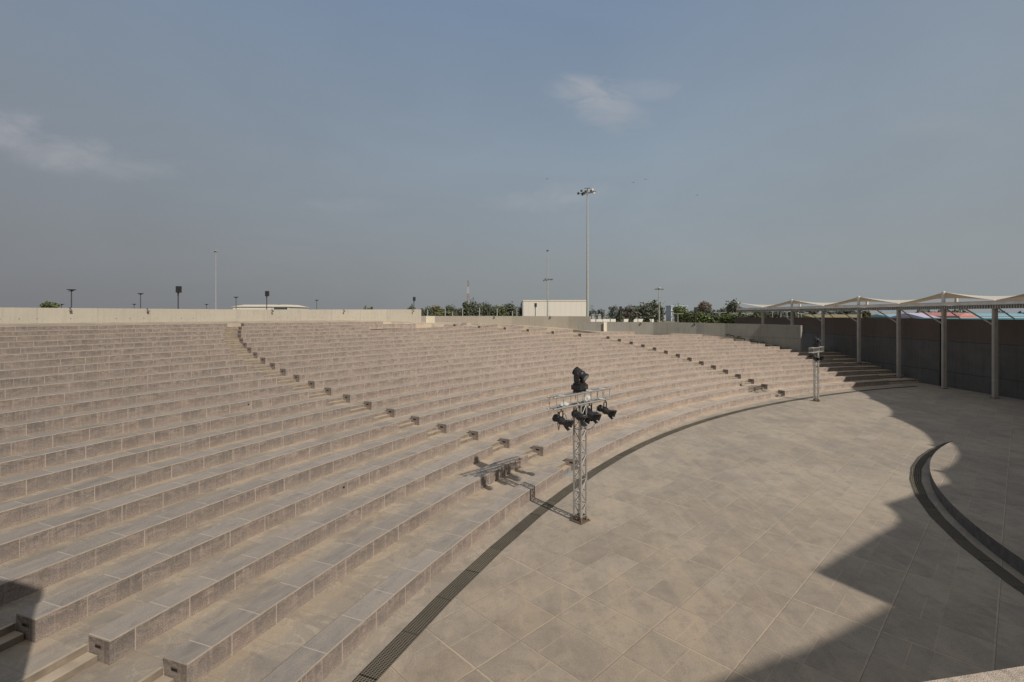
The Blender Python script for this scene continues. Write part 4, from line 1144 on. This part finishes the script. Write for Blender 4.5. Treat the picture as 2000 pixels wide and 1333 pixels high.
# lattice radio mast
def radio(u, vtop, Y, w, label):
    x = (u-1000)/F*Y; hh = H+(YH-vtop)*Y/F-ZG
    o = empty('radio_mast', (x, Y, ZG)); n = 12
    for part in range(6):
        mb = MB()
        z0, z1 = hh*part/6, hh*(part+1)/6
        ws = [w*(1-0.75*z/hh) for z in (z0, z1)]
        for i in range(3):
            a = 2*pi*i/3; b = 2*pi*(i+1)/3
            mb.tube((cos(a)*ws[0], sin(a)*ws[0], z0), (cos(a)*ws[1], sin(a)*ws[1], z1), 0.11, 5)
            for j in range(3):
                za, zb_ = z0+(z1-z0)*j/3, z0+(z1-z0)*(j+1)/3; wa = w*(1-.75*za/hh); wb = w*(1-.75*zb_/hh)
                mb.tube((cos(a)*wa, sin(a)*wa, za), (cos(b)*wb, sin(b)*wb, zb_), 0.06, 4)
        mb.build('lattice_section', M['mastred'] if part % 2 else M['mastwhite'], o)
    tag(o, label, 'radio mast')
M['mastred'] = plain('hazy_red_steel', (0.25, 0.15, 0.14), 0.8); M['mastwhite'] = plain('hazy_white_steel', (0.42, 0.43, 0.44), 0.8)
radio(914, 548, 300, 1.2, 'red and white lattice radio mast above the dark trees')
def pylon(u, vtop, Y, label):
    x = (u-1000)/F*Y; hh = H+(YH-vtop)*Y/F-ZG
    mb = MB()
    for s_ in (-1, 1): mb.tube((s_*1.6, 0, 0), (s_*.3, 0, hh), 0.09, 4)
    for i in range(8):
        z = hh*i/8; z2 = hh*(i+1)/8; mb.tube((-(1.6-1.3*i/8), 0, z), ((1.6-1.3*(i+1)/8), 0, z2), 0.05, 4)
    for f_ in (.7, .82, .93): mb.tube((-2.4, 0, hh*f_), (2.4, 0, hh*f_), 0.07, 4)
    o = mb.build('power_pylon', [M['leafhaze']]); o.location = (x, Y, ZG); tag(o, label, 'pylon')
pylon(1156, 596, 420, 'faint distant power pylon just right of the tall mast')

def thin_pole(u, vt, Y, r, label, grp='thin poles in front of the trees', mat=None, arm=False):
    x = (u-1000)/F*Y; hh = H+(YH-vt)*Y/F-ZG
    mb = MB(); mb.tube((0,0,0), (0,0,hh), r, 6, r*.7)
    if arm: mb.tube((0,0,hh-.1), (1.0,0,hh+.05), r*.6, 5); mb.box((1.1, 0, hh+.05), (0.5, .2, .1)); mb.box((-.9, 0, hh+.05), (0.5, .2, .1)); mb.tube((0,0,hh-.1), (-1.0,0,hh+.05), r*.6, 5)
    o = mb.build('thin_pole', [mat or M['polefar']]); o.location = (x, Y, ZG); tag(o, label, 'pole', grp)
for u, vt, lb in ((835,605,'thin pole left of the orange tinted bush'), (869.5,602,'thin pole left of the tallest dark tree'), (884,609,'short pale stub pole pair beside the dark bush'), (903.5,603.5,'pale thin pole left of the radio mast'), (936.5,601,'thin pole in the middle of the dark trees'), (971,602.5,'thin pole between two dark trees'),
                  (1001,608,'short thin pole near the warehouse corner'), (1009.5,602.5,'pale lamp pole near the warehouse corner')):
    thin_pole(u, vt, 105, 0.13, lb)
for i, (u, vt, Y) in enumerate(((1181.5,608,120),(1315.5,611,120),(1324,613,115),(1376,612,110),(1405.5,611,100),(1421,613,130),(1432,612,130),(1438,611,120),(1459,613,95),(1467,611,95),(1509,608.5,100),(1525,610,95),(1537,609,95),(1559,609.5,90),(1565,612,90))):
    thin_pole(u, vt, Y, 0.10, f'thin white lamp pole among the shrubs, {["first","second","third","fourth","fifth","sixth","seventh","eighth","ninth","tenth","eleventh","twelfth","thirteenth","fourteenth","fifteenth"][i]} from the left right of the tall mast', 'thin white lamp poles on the right', M['whitepole'] if 'whitepole' in M else None, arm=(i % 2 == 0))

# ------------------------------------------------------------------ buildings beyond
def bx3(mb, x0, x1, y0, y1, z0, z1, mi=0): mb.box(((x0+x1)/2, (y0+y1)/2, (z0+z1)/2), (x1-x0, y1-y0, z1-z0), None, mi)
def pxX(u, Y): return (u-1000)/F*Y
def pxZ(v, Y): return H+(YH-v)*Y/F
# warehouse
Y = 150; o = empty('warehouse', (pxX(1022, Y), Y, ZG))
w = pxX(1146, Y)-pxX(1022, Y); h = pxZ(588.5, Y)-ZG
mb = MB(); bx3(mb, 0, w, 0, 30, 0, h); mb.build('wall', M['clad'], o)
mb = MB(); bx3(mb, -0.15, w+0.15, -0.15, 30.1, h+.002, h+0.30); mb.build('roof_edge', M['cladroof'], o)
mb = MB(); bx3(mb, -0.32, -0.02, 0, 30, 0, h-0.2); mb.build('side_wall', M['grey_wall'], o)
mb = MB(); mb.box((w-2, .2, h+.5), (.5, .4, .5)); mb.build('roof_vent', M['grey_wall'], o)
tag(o, 'large cream warehouse with ribbed cladding behind the grey rim wall', 'warehouse')
o = empty('shed', (pxX(1010, 158), 158, ZG)); mb = MB(); bx3(mb, -1, 3.2, 0, 8, 0, pxZ(612, 158)-ZG); mb.build('wall', M['grey_wall'], o); mb = MB(); bx3(mb, -1.3, 3.4, -.3, 8.2, pxZ(612,158)-ZG+.002, pxZ(609.5,158)-ZG); mb.build('roof', M['polefar'], o)
tag(o, 'small blue grey shed against the left side of the warehouse', 'shed')
# long cream roofed hall
Y = 120; x0, x1 = pxX(451, Y), pxX(565, Y); zr = pxZ(595, Y); ze = pxZ(599.5, Y)
o = empty('long_hall', (x0, Y, ZG)); L_ = x1-x0
mb = MB(); bx3(mb, 0.3, L_-.3, .3, 12, 0, ze-ZG); mb.build('wall', M['clad'], o)
mb = MB(); e_, r_ = ze-ZG, zr-ZG
mb.quad([(0,0,e_), (L_,0,e_), (L_-1.6,3,r_), (1.6,3,r_)], [(0,0),(L_,0),(L_,3),(0,3)]); mb.quad([(0,12,e_), (0,0,e_), (1.6,3,r_), (1.6,9,r_)]); mb.quad([(L_,0,e_), (L_,12,e_), (L_-1.6,9,r_), (L_-1.6,3,r_)]); mb.quad([(1.6,3,r_),(L_-1.6,3,r_),(L_-1.6,9,r_),(1.6,9,r_)])
mb.build('roof', M['cladroof'], o)
mb = MB(); bx3(mb, L_-3.8, L_-.6, .2, .295, e_-.75, e_-.25); mb.build('window', M['window'], o)
tag(o, 'long low hall with a cream metal roof above the left rim wall', 'building')
# white site fence
Y = 108; o = empty('site_fence', (pxX(1150, Y), Y, ZG))
mb = MB(); bx3(mb, 3.1, pxX(1277, Y)-pxX(1150, Y), 0, .1, 0.5, pxZ(623.5, Y)-ZG); mb.build('panel', M['fencewhite'] if 'fencewhite' in M else M['whitepaint'], o)
mb = MB(); bx3(mb, -1, 3.0, 0, .1, 1.35, pxZ(624, Y)-ZG); mb.build('panel', M['whitepaint'], o)
for u in (1164, 1192, 1204, 1218, 1231, 1246, 1259, 1272):
    mb = MB(); xx = pxX(u, Y)-pxX(1150, Y); bx3(mb, xx-.05, xx+.05, -.06, -.005, 0.4, pxZ(623, Y)-ZG); mb.build('fence_post', M['lampdark'], o)
tag(o, 'long white panel fence with dark posts behind the right rim wall', 'fence')
# distant block with blue frames
Y = 240; o = empty('apartment_block', (pxX(1311, Y), Y, ZG)); hh = pxZ(597, Y)-ZG
mb = MB(); bx3(mb, 0, 7.6, 0, 8, 0, hh-.5); mb.build('wall', M['bluewhite'], o)
for i in range(4):
    mb = MB(); bx3(mb, 0.6, 3.4, -.05, -.003, hh-2.4-i*2.6, hh-1.0-i*2.6); bx3(mb, 4.2, 7.0, -.05, -.003, hh-2.4-i*2.6, hh-1.0-i*2.6); mb.build('window', M['window'], o)
    mb = MB(); bx3(mb, -.3, 7.9, -.5, -.06, hh-2.75-i*2.6, hh-2.5-i*2.6); mb.build('balcony_slab', M['whitepaint'], o)
mb = MB(); bx3(mb, -.3, 8, -.3, 8.2, hh-.49, hh); mb.build('roof', M['bluewhite'], o)
tag(o, 'hazy pale blue multi storey block left of the bright green tree', 'building')
# small distant houses near the pylon
for u, vt, wpx, hpx, c, lb in ((1158.5, 613.5, 5, 5, 'pinkh', 'tiny hazy house left of the faint trees'), (1171, 613.5, 6, 5, 'cladh', 'tiny pale gabled house beside the white fence end'), (1300, 611.5, 7, 7, 'cladh', 'small pale gabled house right of the short floodlight mast'), (1243, 602.5, 3.5, 7, 'cladh', 'small white water tower between hazy trees')):
    Y = 260; x = pxX(u, Y); zz = pxZ(vt, Y)-ZG; w = wpx*Y/F
    o = empty('distant_house', (x, Y, ZG)); mb = MB(); bx3(mb, -w/2, w/2, 0, 5, 0, zz-.8); mb.build('wall', M['pinkh' if c == 'pinkh' else 'cladh'] if c in M else M['polefar'], o)
    mb = MB(); mb.quad([(-w/2-.3,-.3,zz-.8),(w/2+.3,-.3,zz-.8),(0,-.3,zz)]); mb.quad([(-w/2-.3,-.3,zz-.8),(0,-.3,zz),(0,5.2,zz),(-w/2-.3,5.2,zz-.8)]); mb.quad([(0,-.3,zz),(w/2+.3,-.3,zz-.8),(w/2+.3,5.2,zz-.8),(0,5.2,zz)]); mb.build('roof', M['polefar'], o)
    tag(o, lb, 'house')
# sheds behind the stage wall
def shed(u0, u1, v_eave, v_ridge, Y, wallm, roofm, label, gable=False, trim=None):
    x0, x1 = pxX(u0, Y), pxX(u1, Y); e_, r_ = pxZ(v_eave, Y)-ZG, pxZ(v_ridge, Y)-ZG
    o = empty('shed', (x0, Y, ZG)); L_ = x1-x0
    mb = MB(); bx3(mb, .1, L_-.1, .1, 10, 0, e_-.02); mb.build('wall', wallm, o)
    mb = MB()
    if gable:
        mb.quad([(0,0,e_),(L_,0,e_),(L_*.42,0,r_)], None, 0); mb.quad([(0,0,e_),(L_*.42,0,r_),(L_*.42,10,r_),(0,10,e_)]); mb.quad([(L_*.42,0,r_),(L_,0,e_),(L_,10,e_),(L_*.42,10,r_)])
    else:
        mb.quad([(0,0,e_),(L_,0,e_),(L_,5,r_),(0,5,r_)], [(0,0),(L_,0),(L_,5),(0,5)]); mb.quad([(L_,10,e_),(0,10,e_),(0,5,r_),(L_,5,r_)], [(0,0),(L_,0),(L_,5),(0,5)]); mb.quad([(0,10,e_),(0,0,e_),(0,5,r_)]); mb.quad([(L_,0,e_),(L_,10,e_),(L_,5,r_)])
    mb.build('roof', roofm, o)
    if trim:
        mb = MB(); bx3(mb, 0, L_, -.12, -.02, e_-.45, e_+.02); mb.build('fascia', trim, o)
    tag(o, label, 'shed')
shed(1588, 1742, 620.5, 614.5, 130, M['olive'], M['olive'], 'long olive roofed shed beyond the far part of the stage wall')
shed(1742, 1806, 620, 614, 118, M['teal'], M['blue'], 'pale blue roofed shed right of the olive roof')
shed(1806, 1838, 621, 611.5, 104, M['lilac'], M['lilac'], 'lilac painted building between two blue roofs', gable=False)
shed(1836, 1905, 621.5, 613.5, 108, M['teal'], M['blue'], 'blue roofed shed left of the pink gabled building')
shed(1852, 1872, 613.5, 610.5, 125, M['pink'], M['pink'], 'small far pink gabled building left of the mast', gable=True)
shed(1874, 1910, 617.5, 611.5, 101, M['pink'], M['pink'], 'pink gabled building behind the stage wall', gable=True)
shed(1908, 2040, 618.5, 612.5, 104, M['bluewhite'], M['blue'], 'long pale blue roofed shed at the right edge')
shed(1824, 2060, 624.5, 621.5, 92, M['teal'], M['teal'], 'long teal edged roof just above the stage wall at right')
shed(1700, 1760, 611.5, 609, 150, M['polefar'], M['polefar'], 'hazy grey flat shed far behind the canopy')

# ------------------------------------------------------------------ trees
def crown_mesh(name, w, h, n, leaf, mat, seed, lobes=7, flat=0.0):
    rnd = random.Random(seed); mb = MB()
    L = []
    for i in range(lobes):
        a = rnd.uniform(0, 2*pi); r = rnd.uniform(0.15, 0.62)*w/2
        L.append((r*cos(a), r*sin(a), rnd.uniform(-0.22, 0.30)*h+ (0.08*h if r < .25*w else -0.05*h), rnd.uniform(0.30, 0.48)*w/2*1.15, rnd.uniform(0.24, 0.36)*h*1.15))
    L.append((0, 0, -0.05*h, 0.34*w, 0.36*h))
    for i in range(5):
        a = rnd.uniform(0, 2*pi); r = rnd.uniform(0.3, 0.75)*w/2; L.append((r*cos(a), r*sin(a), rnd.uniform(-0.1, 0.42)*h, 0.16*w/2*1.3, 0.14*h))
    for i in range(n):
        c = rnd.choice(L); 
        while True:
            d = Vector((rnd.uniform(-1,1), rnd.uniform(-1,1), rnd.uniform(-1,1)))
            if 0.05 < d.length < 1: break
        d.normalize(); rr = rnd.uniform(0.35, 1.05) if rnd.random() < 0.88 else rnd.uniform(1.05, 1.32)
        p = Vector((c[0]+d.x*c[3]*rr, c[1]+d.y*c[3]*rr, c[2]+d.z*c[4]*rr))
        s_ = leaf*rnd.uniform(0.5, 1.3)
        q = Vector((rnd.gauss(0,1), rnd.gauss(0,1), rnd.gauss(0,1)+0.6)).normalized(); t = q.cross(Vector((rnd.gauss(0,1), rnd.gauss(0,1), rnd.gauss(0,1)))).normalized(); b = q.cross(t)
        mb.quad([p-t*s_, p+b*s_*.6, p+t*s_, p-b*s_*.6], None, 0)
    return mb
TREES = {}
def tree(u, vt, vb, wpx, Y, leafm, label, seed, grp, trunk=True, n=None):
    wpx *= (1.6 if vb == 622 else 1.4); x = pxX(u, Y); zt_ = pxZ(vt, Y); zb_ = max(pxZ(vb, Y), ZG); zt_ += 0.06*(zt_-zb_); w = wpx*Y/F; h = (zt_-zb_)*1.15; zb_ = zt_-h
    o = empty('tree', (x, Y, ZG))
    n = n or int(min(2600, 500+60*wpx))
    cm = crown_mesh('crown', w, h, n, max(0.25, w*0.045), None, seed)
    c = cm.build('crown', leafm, o); c.location = (0, 0, (zt_+zb_)/2-ZG-h*0.02)
    mb = MB(); rnd = random.Random(seed)
    hh = (zt_+zb_)/2-ZG
    mb.tube((0,0,0), (0.1*w*.2, 0, hh*0.6), 0.03*w+0.08, 8, 0.02*w+.05)
    for i in range(5):
        a = 2*pi*i/5+rnd.uniform(-.4,.4); mb.tube((0,0,hh*.5), (cos(a)*w*.28, sin(a)*w*.28, hh+h*rnd.uniform(-.05,.25)), 0.015*w+.04, 6, 0.02)
    mb.build('trunk', M['bark'], o)
    tag(o, label, 'tree', grp)
GT = 'dark trees beyond the middle rim wall'
for i, (u, vt, w, mt, lb) in enumerate(((831,604,18,'leafdark','low dark tree at the end of the left rim wall'), (855,602,26,'leafbr2','orange tinted bushy tree left of the dark trees'), (882,600.5,22,'leafdark','spiky topped dark tree left of the tallest'), (897,606,22,'leafdark','low dark bushy tree beside the tallest'),
                                        (921,594,30,'leafdark','tallest dark round tree beside the radio mast'), (942,597.5,24,'leafdark','dark round tree just right of the tallest'), (963,600.5,24,'leafdark','dark tree in the middle of the gap'), (978,604,18,'leafmid','lower green tree before the gap near the warehouse'),
                                        (995,599,26,'leafdark','dark tree with a lamp post beside the warehouse'), (1016,601.5,12,'leafdark','small dark tree at the warehouse corner'), (868,610,26,'leafmid','low green shrub below the orange tinted tree'), (983,611,22,'leafdark','low dark shrub near the warehouse'), (720,601,14,'leafmid','treetop just clearing the middle of the left rim wall'),(802,600.5,14,'leafdark','treetop beside the speaker pole near the wall end'))):
    M.setdefault('leafbr2', mk_leaf('orange_green_foliage', (0.12, 0.085, 0.035), (0.16, 0.13, 0.05), (0.07, 0.08, 0.03)))
    tree(u, vt, 622, w, 135+(i*7) % 23, M[mt], lb, 100+i, GT)
tree(97, 593.5, 606, 20, 95, M['leafmid'], 'small treetop peeking over the far left rim wall', 50, GT)
GR_ = 'trees and shrubs beyond the right rim wall'
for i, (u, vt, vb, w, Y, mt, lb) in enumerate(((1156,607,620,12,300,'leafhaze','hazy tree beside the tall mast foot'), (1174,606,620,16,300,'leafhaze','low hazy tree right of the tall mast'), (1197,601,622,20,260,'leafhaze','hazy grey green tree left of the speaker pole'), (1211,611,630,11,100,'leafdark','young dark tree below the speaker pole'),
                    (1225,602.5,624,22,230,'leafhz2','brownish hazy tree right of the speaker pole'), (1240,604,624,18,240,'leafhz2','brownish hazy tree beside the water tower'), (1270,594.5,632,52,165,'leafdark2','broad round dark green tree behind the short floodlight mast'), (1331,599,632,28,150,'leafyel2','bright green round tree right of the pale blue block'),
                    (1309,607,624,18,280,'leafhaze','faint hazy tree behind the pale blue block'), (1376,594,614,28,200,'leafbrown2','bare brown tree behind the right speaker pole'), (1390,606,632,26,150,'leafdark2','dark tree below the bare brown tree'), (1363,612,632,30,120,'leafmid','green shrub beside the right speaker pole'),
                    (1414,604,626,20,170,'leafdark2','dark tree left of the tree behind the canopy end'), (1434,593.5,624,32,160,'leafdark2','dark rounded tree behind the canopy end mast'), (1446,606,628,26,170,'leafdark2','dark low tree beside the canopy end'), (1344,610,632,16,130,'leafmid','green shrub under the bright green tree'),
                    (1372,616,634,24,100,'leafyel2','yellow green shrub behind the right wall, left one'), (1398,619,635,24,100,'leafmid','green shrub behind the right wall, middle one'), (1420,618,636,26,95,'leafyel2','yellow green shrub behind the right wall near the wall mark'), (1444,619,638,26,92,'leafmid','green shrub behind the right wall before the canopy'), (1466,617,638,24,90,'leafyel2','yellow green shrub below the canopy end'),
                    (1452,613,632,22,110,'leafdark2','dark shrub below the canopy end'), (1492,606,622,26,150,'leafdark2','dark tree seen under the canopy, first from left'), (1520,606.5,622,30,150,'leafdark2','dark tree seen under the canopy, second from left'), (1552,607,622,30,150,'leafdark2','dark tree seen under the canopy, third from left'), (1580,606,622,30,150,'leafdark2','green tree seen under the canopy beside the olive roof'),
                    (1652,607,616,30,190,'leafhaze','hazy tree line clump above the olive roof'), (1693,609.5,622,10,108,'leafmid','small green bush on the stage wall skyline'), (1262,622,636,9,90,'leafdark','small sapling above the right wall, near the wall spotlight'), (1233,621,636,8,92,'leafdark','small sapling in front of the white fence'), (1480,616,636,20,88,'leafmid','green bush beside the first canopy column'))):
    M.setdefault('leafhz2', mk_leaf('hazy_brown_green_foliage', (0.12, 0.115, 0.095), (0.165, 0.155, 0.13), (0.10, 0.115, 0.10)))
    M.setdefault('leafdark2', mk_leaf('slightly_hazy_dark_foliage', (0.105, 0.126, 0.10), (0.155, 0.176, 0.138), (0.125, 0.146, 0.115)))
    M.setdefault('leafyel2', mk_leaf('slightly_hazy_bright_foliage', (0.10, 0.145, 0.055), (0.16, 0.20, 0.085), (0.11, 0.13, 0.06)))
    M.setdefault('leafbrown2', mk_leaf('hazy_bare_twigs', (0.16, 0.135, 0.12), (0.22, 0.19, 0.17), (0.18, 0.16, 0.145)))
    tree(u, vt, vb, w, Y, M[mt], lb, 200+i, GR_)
# far wooded horizon that reads as one mass
mb = MB(); rnd = random.Random(5)
for i in range(9000):
    a = rnd.uniform(-0.08, 1.15); Yd = rnd.uniform(330, 460); x = a*Yd
    hgt = 2.6+2.4*sin(a*31)+1.8*sin(a*77+1)+1.2*sin(a*161)
    z = ZG+rnd.uniform(0, max(1.0, hgt)+2.0)
    s_ = rnd.uniform(.7, 1.9)
    t = Vector((rnd.gauss(0,1), rnd.gauss(0,.5), rnd.gauss(0,1))).normalized(); b = t.cross(Vector((rnd.gauss(0,1), rnd.gauss(0,1), rnd.gauss(0,1)))).normalized()
    p = Vector((x, Yd, z)); mb.quad([p-t*s_, p+b*s_*.6, p+t*s_, p-b*s_*.6])
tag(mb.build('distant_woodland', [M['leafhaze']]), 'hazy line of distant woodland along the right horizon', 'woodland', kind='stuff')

# birds
def bird(u, v, Y, label):
    x, z = pxX(u, Y), pxZ(v, Y); mb = MB()
    mb.lathe([(0.01, -.22), (0.06, -.1), (0.07, 0.05), (0.04, .16), (0.01, .24)], (0,0,0), (1, .3, 0), 8)
    for s_ in (-1, 1):
        mb.quad([(0.08, 0, .02), (-.10, 0, .02), (-.14, s_*.3, .14), (0.06, s_*.3, .14)]); mb.quad([(.06, s_*.3, .14), (-.14, s_*.3, .14), (-.2, s_*.62, .02)])
    mb.quad([(-.2, 0, 0), (-.36, .08, 0), (-.36, -.08, 0)])
    o = mb.build('bird', [M['bird']]); o.location = (x, Y, z); o.rotation_euler = (0, 0, 0.7); tag(o, label, 'bird', 'tiny birds in the sky')
for u, v, lb in ((1069, 350, 'tiny bird left of the tall floodlight mast top'), (1237, 357, 'tiny bird high right of the tall mast, left of a pair'), (1261, 351, 'tiny bird high right of the tall mast, right of a pair'), (1362, 382, 'tiny lone bird right of the others')): bird(u, v, 150, lb)

# ------------------------------------------------------------------ ground outside the bowl
hole = []
for th in range(176, 111, -4): hole.append(ringpt(79.5, th))
hole += [(13, 70), (26.5, 63), (33, 72), (38, 80), (37, 60), (37.0, 45), (37.2, 20), (38, -10), (20, -25), (-20, -25)]
cen = Vector((8, 22)); mb = MB(); nH = len(hole)
# order by angle around the centre
hole.sort(key=lambda p: atan2(p[1]-cen.y, p[0]-cen.x))
for i in range(nH):
    a = Vector(hole[i]); b = Vector(hole[(i+1) % nH])
    rings = [1.0, 2.5, 8, 40]
    da, db = (a-cen).normalized(), (b-cen).normalized()
    ra, rb = (a-cen).length, (b-cen).length
    A_ = [a, cen+da*180, cen+da*700, cen+da*4500]; B_ = [b, cen+db*180, cen+db*700, cen+db*4500]
    for j in range(3): mb.quad([(*A_[j], ZG), (*A_[j+1], ZG), (*B_[j+1], ZG), (*B_[j], ZG)])
tag(mb.build('ground', [M['ground']]), kind='structure')

# ------------------------------------------------------------------ sky, sun, camera
SUN_E = radians(36.0); SAZ = Vector((0.62, -0.785, 0)).normalized()
w = bpy.data.worlds.new('World'); SC.world = w; w.use_nodes = True
nt = w.node_tree; N = nt.nodes; Lk = nt.links
bg = N['Background']
class W(NT):
    def __init__(s): s.t = nt; s.n = N
W_ = W()
sky = N.new('ShaderNodeTexSky'); sky.sky_type = 'NISHITA'; sky.sun_disc = False
sky.sun_elevation = SUN_E; sky.sun_rotation = atan2(SAZ.x, SAZ.y); sky.air_density = 1.2; sky.dust_density = 4.0; sky.ozone_density = 2.0
tc = N.new('ShaderNodeTexCoord').outputs['Generated']
x, y, z = W_.sep(tc)
el = W_.math('MAXIMUM', z, 0.0)
grad = W_.ramp(el, [(0.0, (0.298, 0.318, 0.326)), (0.10, (0.298, 0.332, 0.352)), (0.28, (0.280, 0.345, 0.410)), (0.52, (0.205, 0.280, 0.395)), (1.0, (0.11, 0.165, 0.27))])
# darker dusty bank low on the left, paler to the right
lr = W_.step(x, -0.75, 0.25)
grad = W_.mix(W_.math('MULTIPLY', W_.math('SUBTRACT', 1.0, lr), W_.step(z, 0.62, 0.02)), grad, (0.212, 0.218, 0.237))
grad = W_.mix(W_.math('MULTIPLY', W_.step(x, 0.15, 0.75), 0.35), grad, (0.325, 0.345, 0.360))
# soft clouds
def cloud(cx_, cz_, wx, wz, amt, sc, col):
    global grad
    dx = W_.math('DIVIDE', W_.math('SUBTRACT', W_.math('DIVIDE', x, W_.math('MAXIMUM', y, 0.05)), cx_), wx); dz = W_.math('DIVIDE', W_.math('SUBTRACT', W_.math('DIVIDE', z, W_.math('MAXIMUM', y, 0.05)), cz_), wz)
    d2 = W_.math('ADD', W_.math('MULTIPLY', dx, dx), W_.math('MULTIPLY', dz, dz))
    nz = W_.noise(W_.mapp(tc, (1, 1, 1.9)), sc, 9, 0.68, 0.9)
    fall = W_.math('SUBTRACT', 1.0, W_.math('SQRT', d2))
    m_ = W_.math('ADD', fall, W_.math('MULTIPLY', W_.math('ADD', nz, -0.5), 3.2))
    front = W_.math('GREATER_THAN', y, 0.1)
    m_ = W_.math('MULTIPLY', W_.math('MULTIPLY', W_.math('MULTIPLY', W_.step(m_, 0.0, 1.1), W_.step(fall, 0.0, 0.45)), front), amt)
    grad = W_.mix(m_, grad, col)
cloud(0.150, 0.455, 0.10, 0.045, 0.50, 11, (0.46, 0.46, 0.475))
cloud(0.185, 0.425, 0.09, 0.060, 0.42, 11, (0.46, 0.46, 0.475))
cloud(0.22, 0.395, 0.09, 0.045, 0.26, 9, (0.42, 0.43, 0.45))
cloud(0.27, 0.455, 0.12, 0.030, 0.25, 9, (0.42, 0.43, 0.45))
cloud(0.04, 0.228, 0.16, 0.030, 0.34, 12, (0.40, 0.42, 0.44))
cloud(0.13, 0.250, 0.10, 0.030, 0.28, 12, (0.40, 0.42, 0.44))
cloud(-0.33, 0.222, 0.14, 0.022, 0.16, 12, (0.37, 0.39, 0.41))
cloud(-1.02, 0.375, 0.13, 0.050, 0.60, 9, (0.43, 0.425, 0.45))
cloud(-0.90, 0.325, 0.14, 0.050, 0.52, 9, (0.41, 0.41, 0.435))
cloud(-0.74, 0.295, 0.14, 0.035, 0.36, 10, (0.38, 0.39, 0.415))
cloud(0.85, 0.385, 0.14, 0.040, 0.20, 8, (0.38, 0.40, 0.42))
big = W_.noise(W_.mapp(tc, (1, 1, 2.5)), 2.2, 6, 0.6, 0.5)
hz = W_.mix(W_.step(y, 0.0, -0.6), (0.280, 0.278, 0.278), (0.385, 0.368, 0.345))  # out-of-view sky overhead and behind, brightened as fill light
grad = W_.mix(W_.math('MAXIMUM', W_.step(z, 0.58, 0.80), W_.step(y, 0.05, -0.35)), grad, hz)
grad = W_.mix(1.0, grad, W_.ramp(big, [(0.3, 0.955), (0.7, 1.05)]), 'MULTIPLY')
skyc = W_.mix(1.0, sky.outputs[0], (0.055, 0.055, 0.055), 'MULTIPLY')
fin = W_.mix(0.88, skyc, grad)
Lk.new(fin, bg.inputs[0]); bg.inputs[1].default_value = 1.0

sl = bpy.data.lights.new('sun', 'SUN'); sl.energy = 3.75; sl.angle = radians(0.8); sl.color = (1.0, 0.90, 0.78)
so = bpy.data.objects.new('sun', sl); COL.objects.link(so)
d = Vector((-SAZ.x*cos(SUN_E), -SAZ.y*cos(SUN_E), -sin(SUN_E)))
so.rotation_euler = d.to_track_quat('-Z', 'Y').to_euler()
so.location = (0, -20, 40)

cam = bpy.data.cameras.new('camera'); co = bpy.data.objects.new('camera', cam); COL.objects.link(co)
co.location = (0, 0, H); co.rotation_euler = (radians(90), 0, 0)
cam.sensor_width = 36; cam.lens = 36*F/2000; cam.shift_y = -(666.5-YH)/2000; cam.clip_end = 9000; cam.clip_start = 0.1
SC.camera = co
SC.render.resolution_x = 1024; SC.render.resolution_y = 682
SC.view_settings.view_transform = 'Standard'; SC.view_settings.look = 'None'; SC.view_settings.exposure = 0; SC.view_settings.gamma = 1
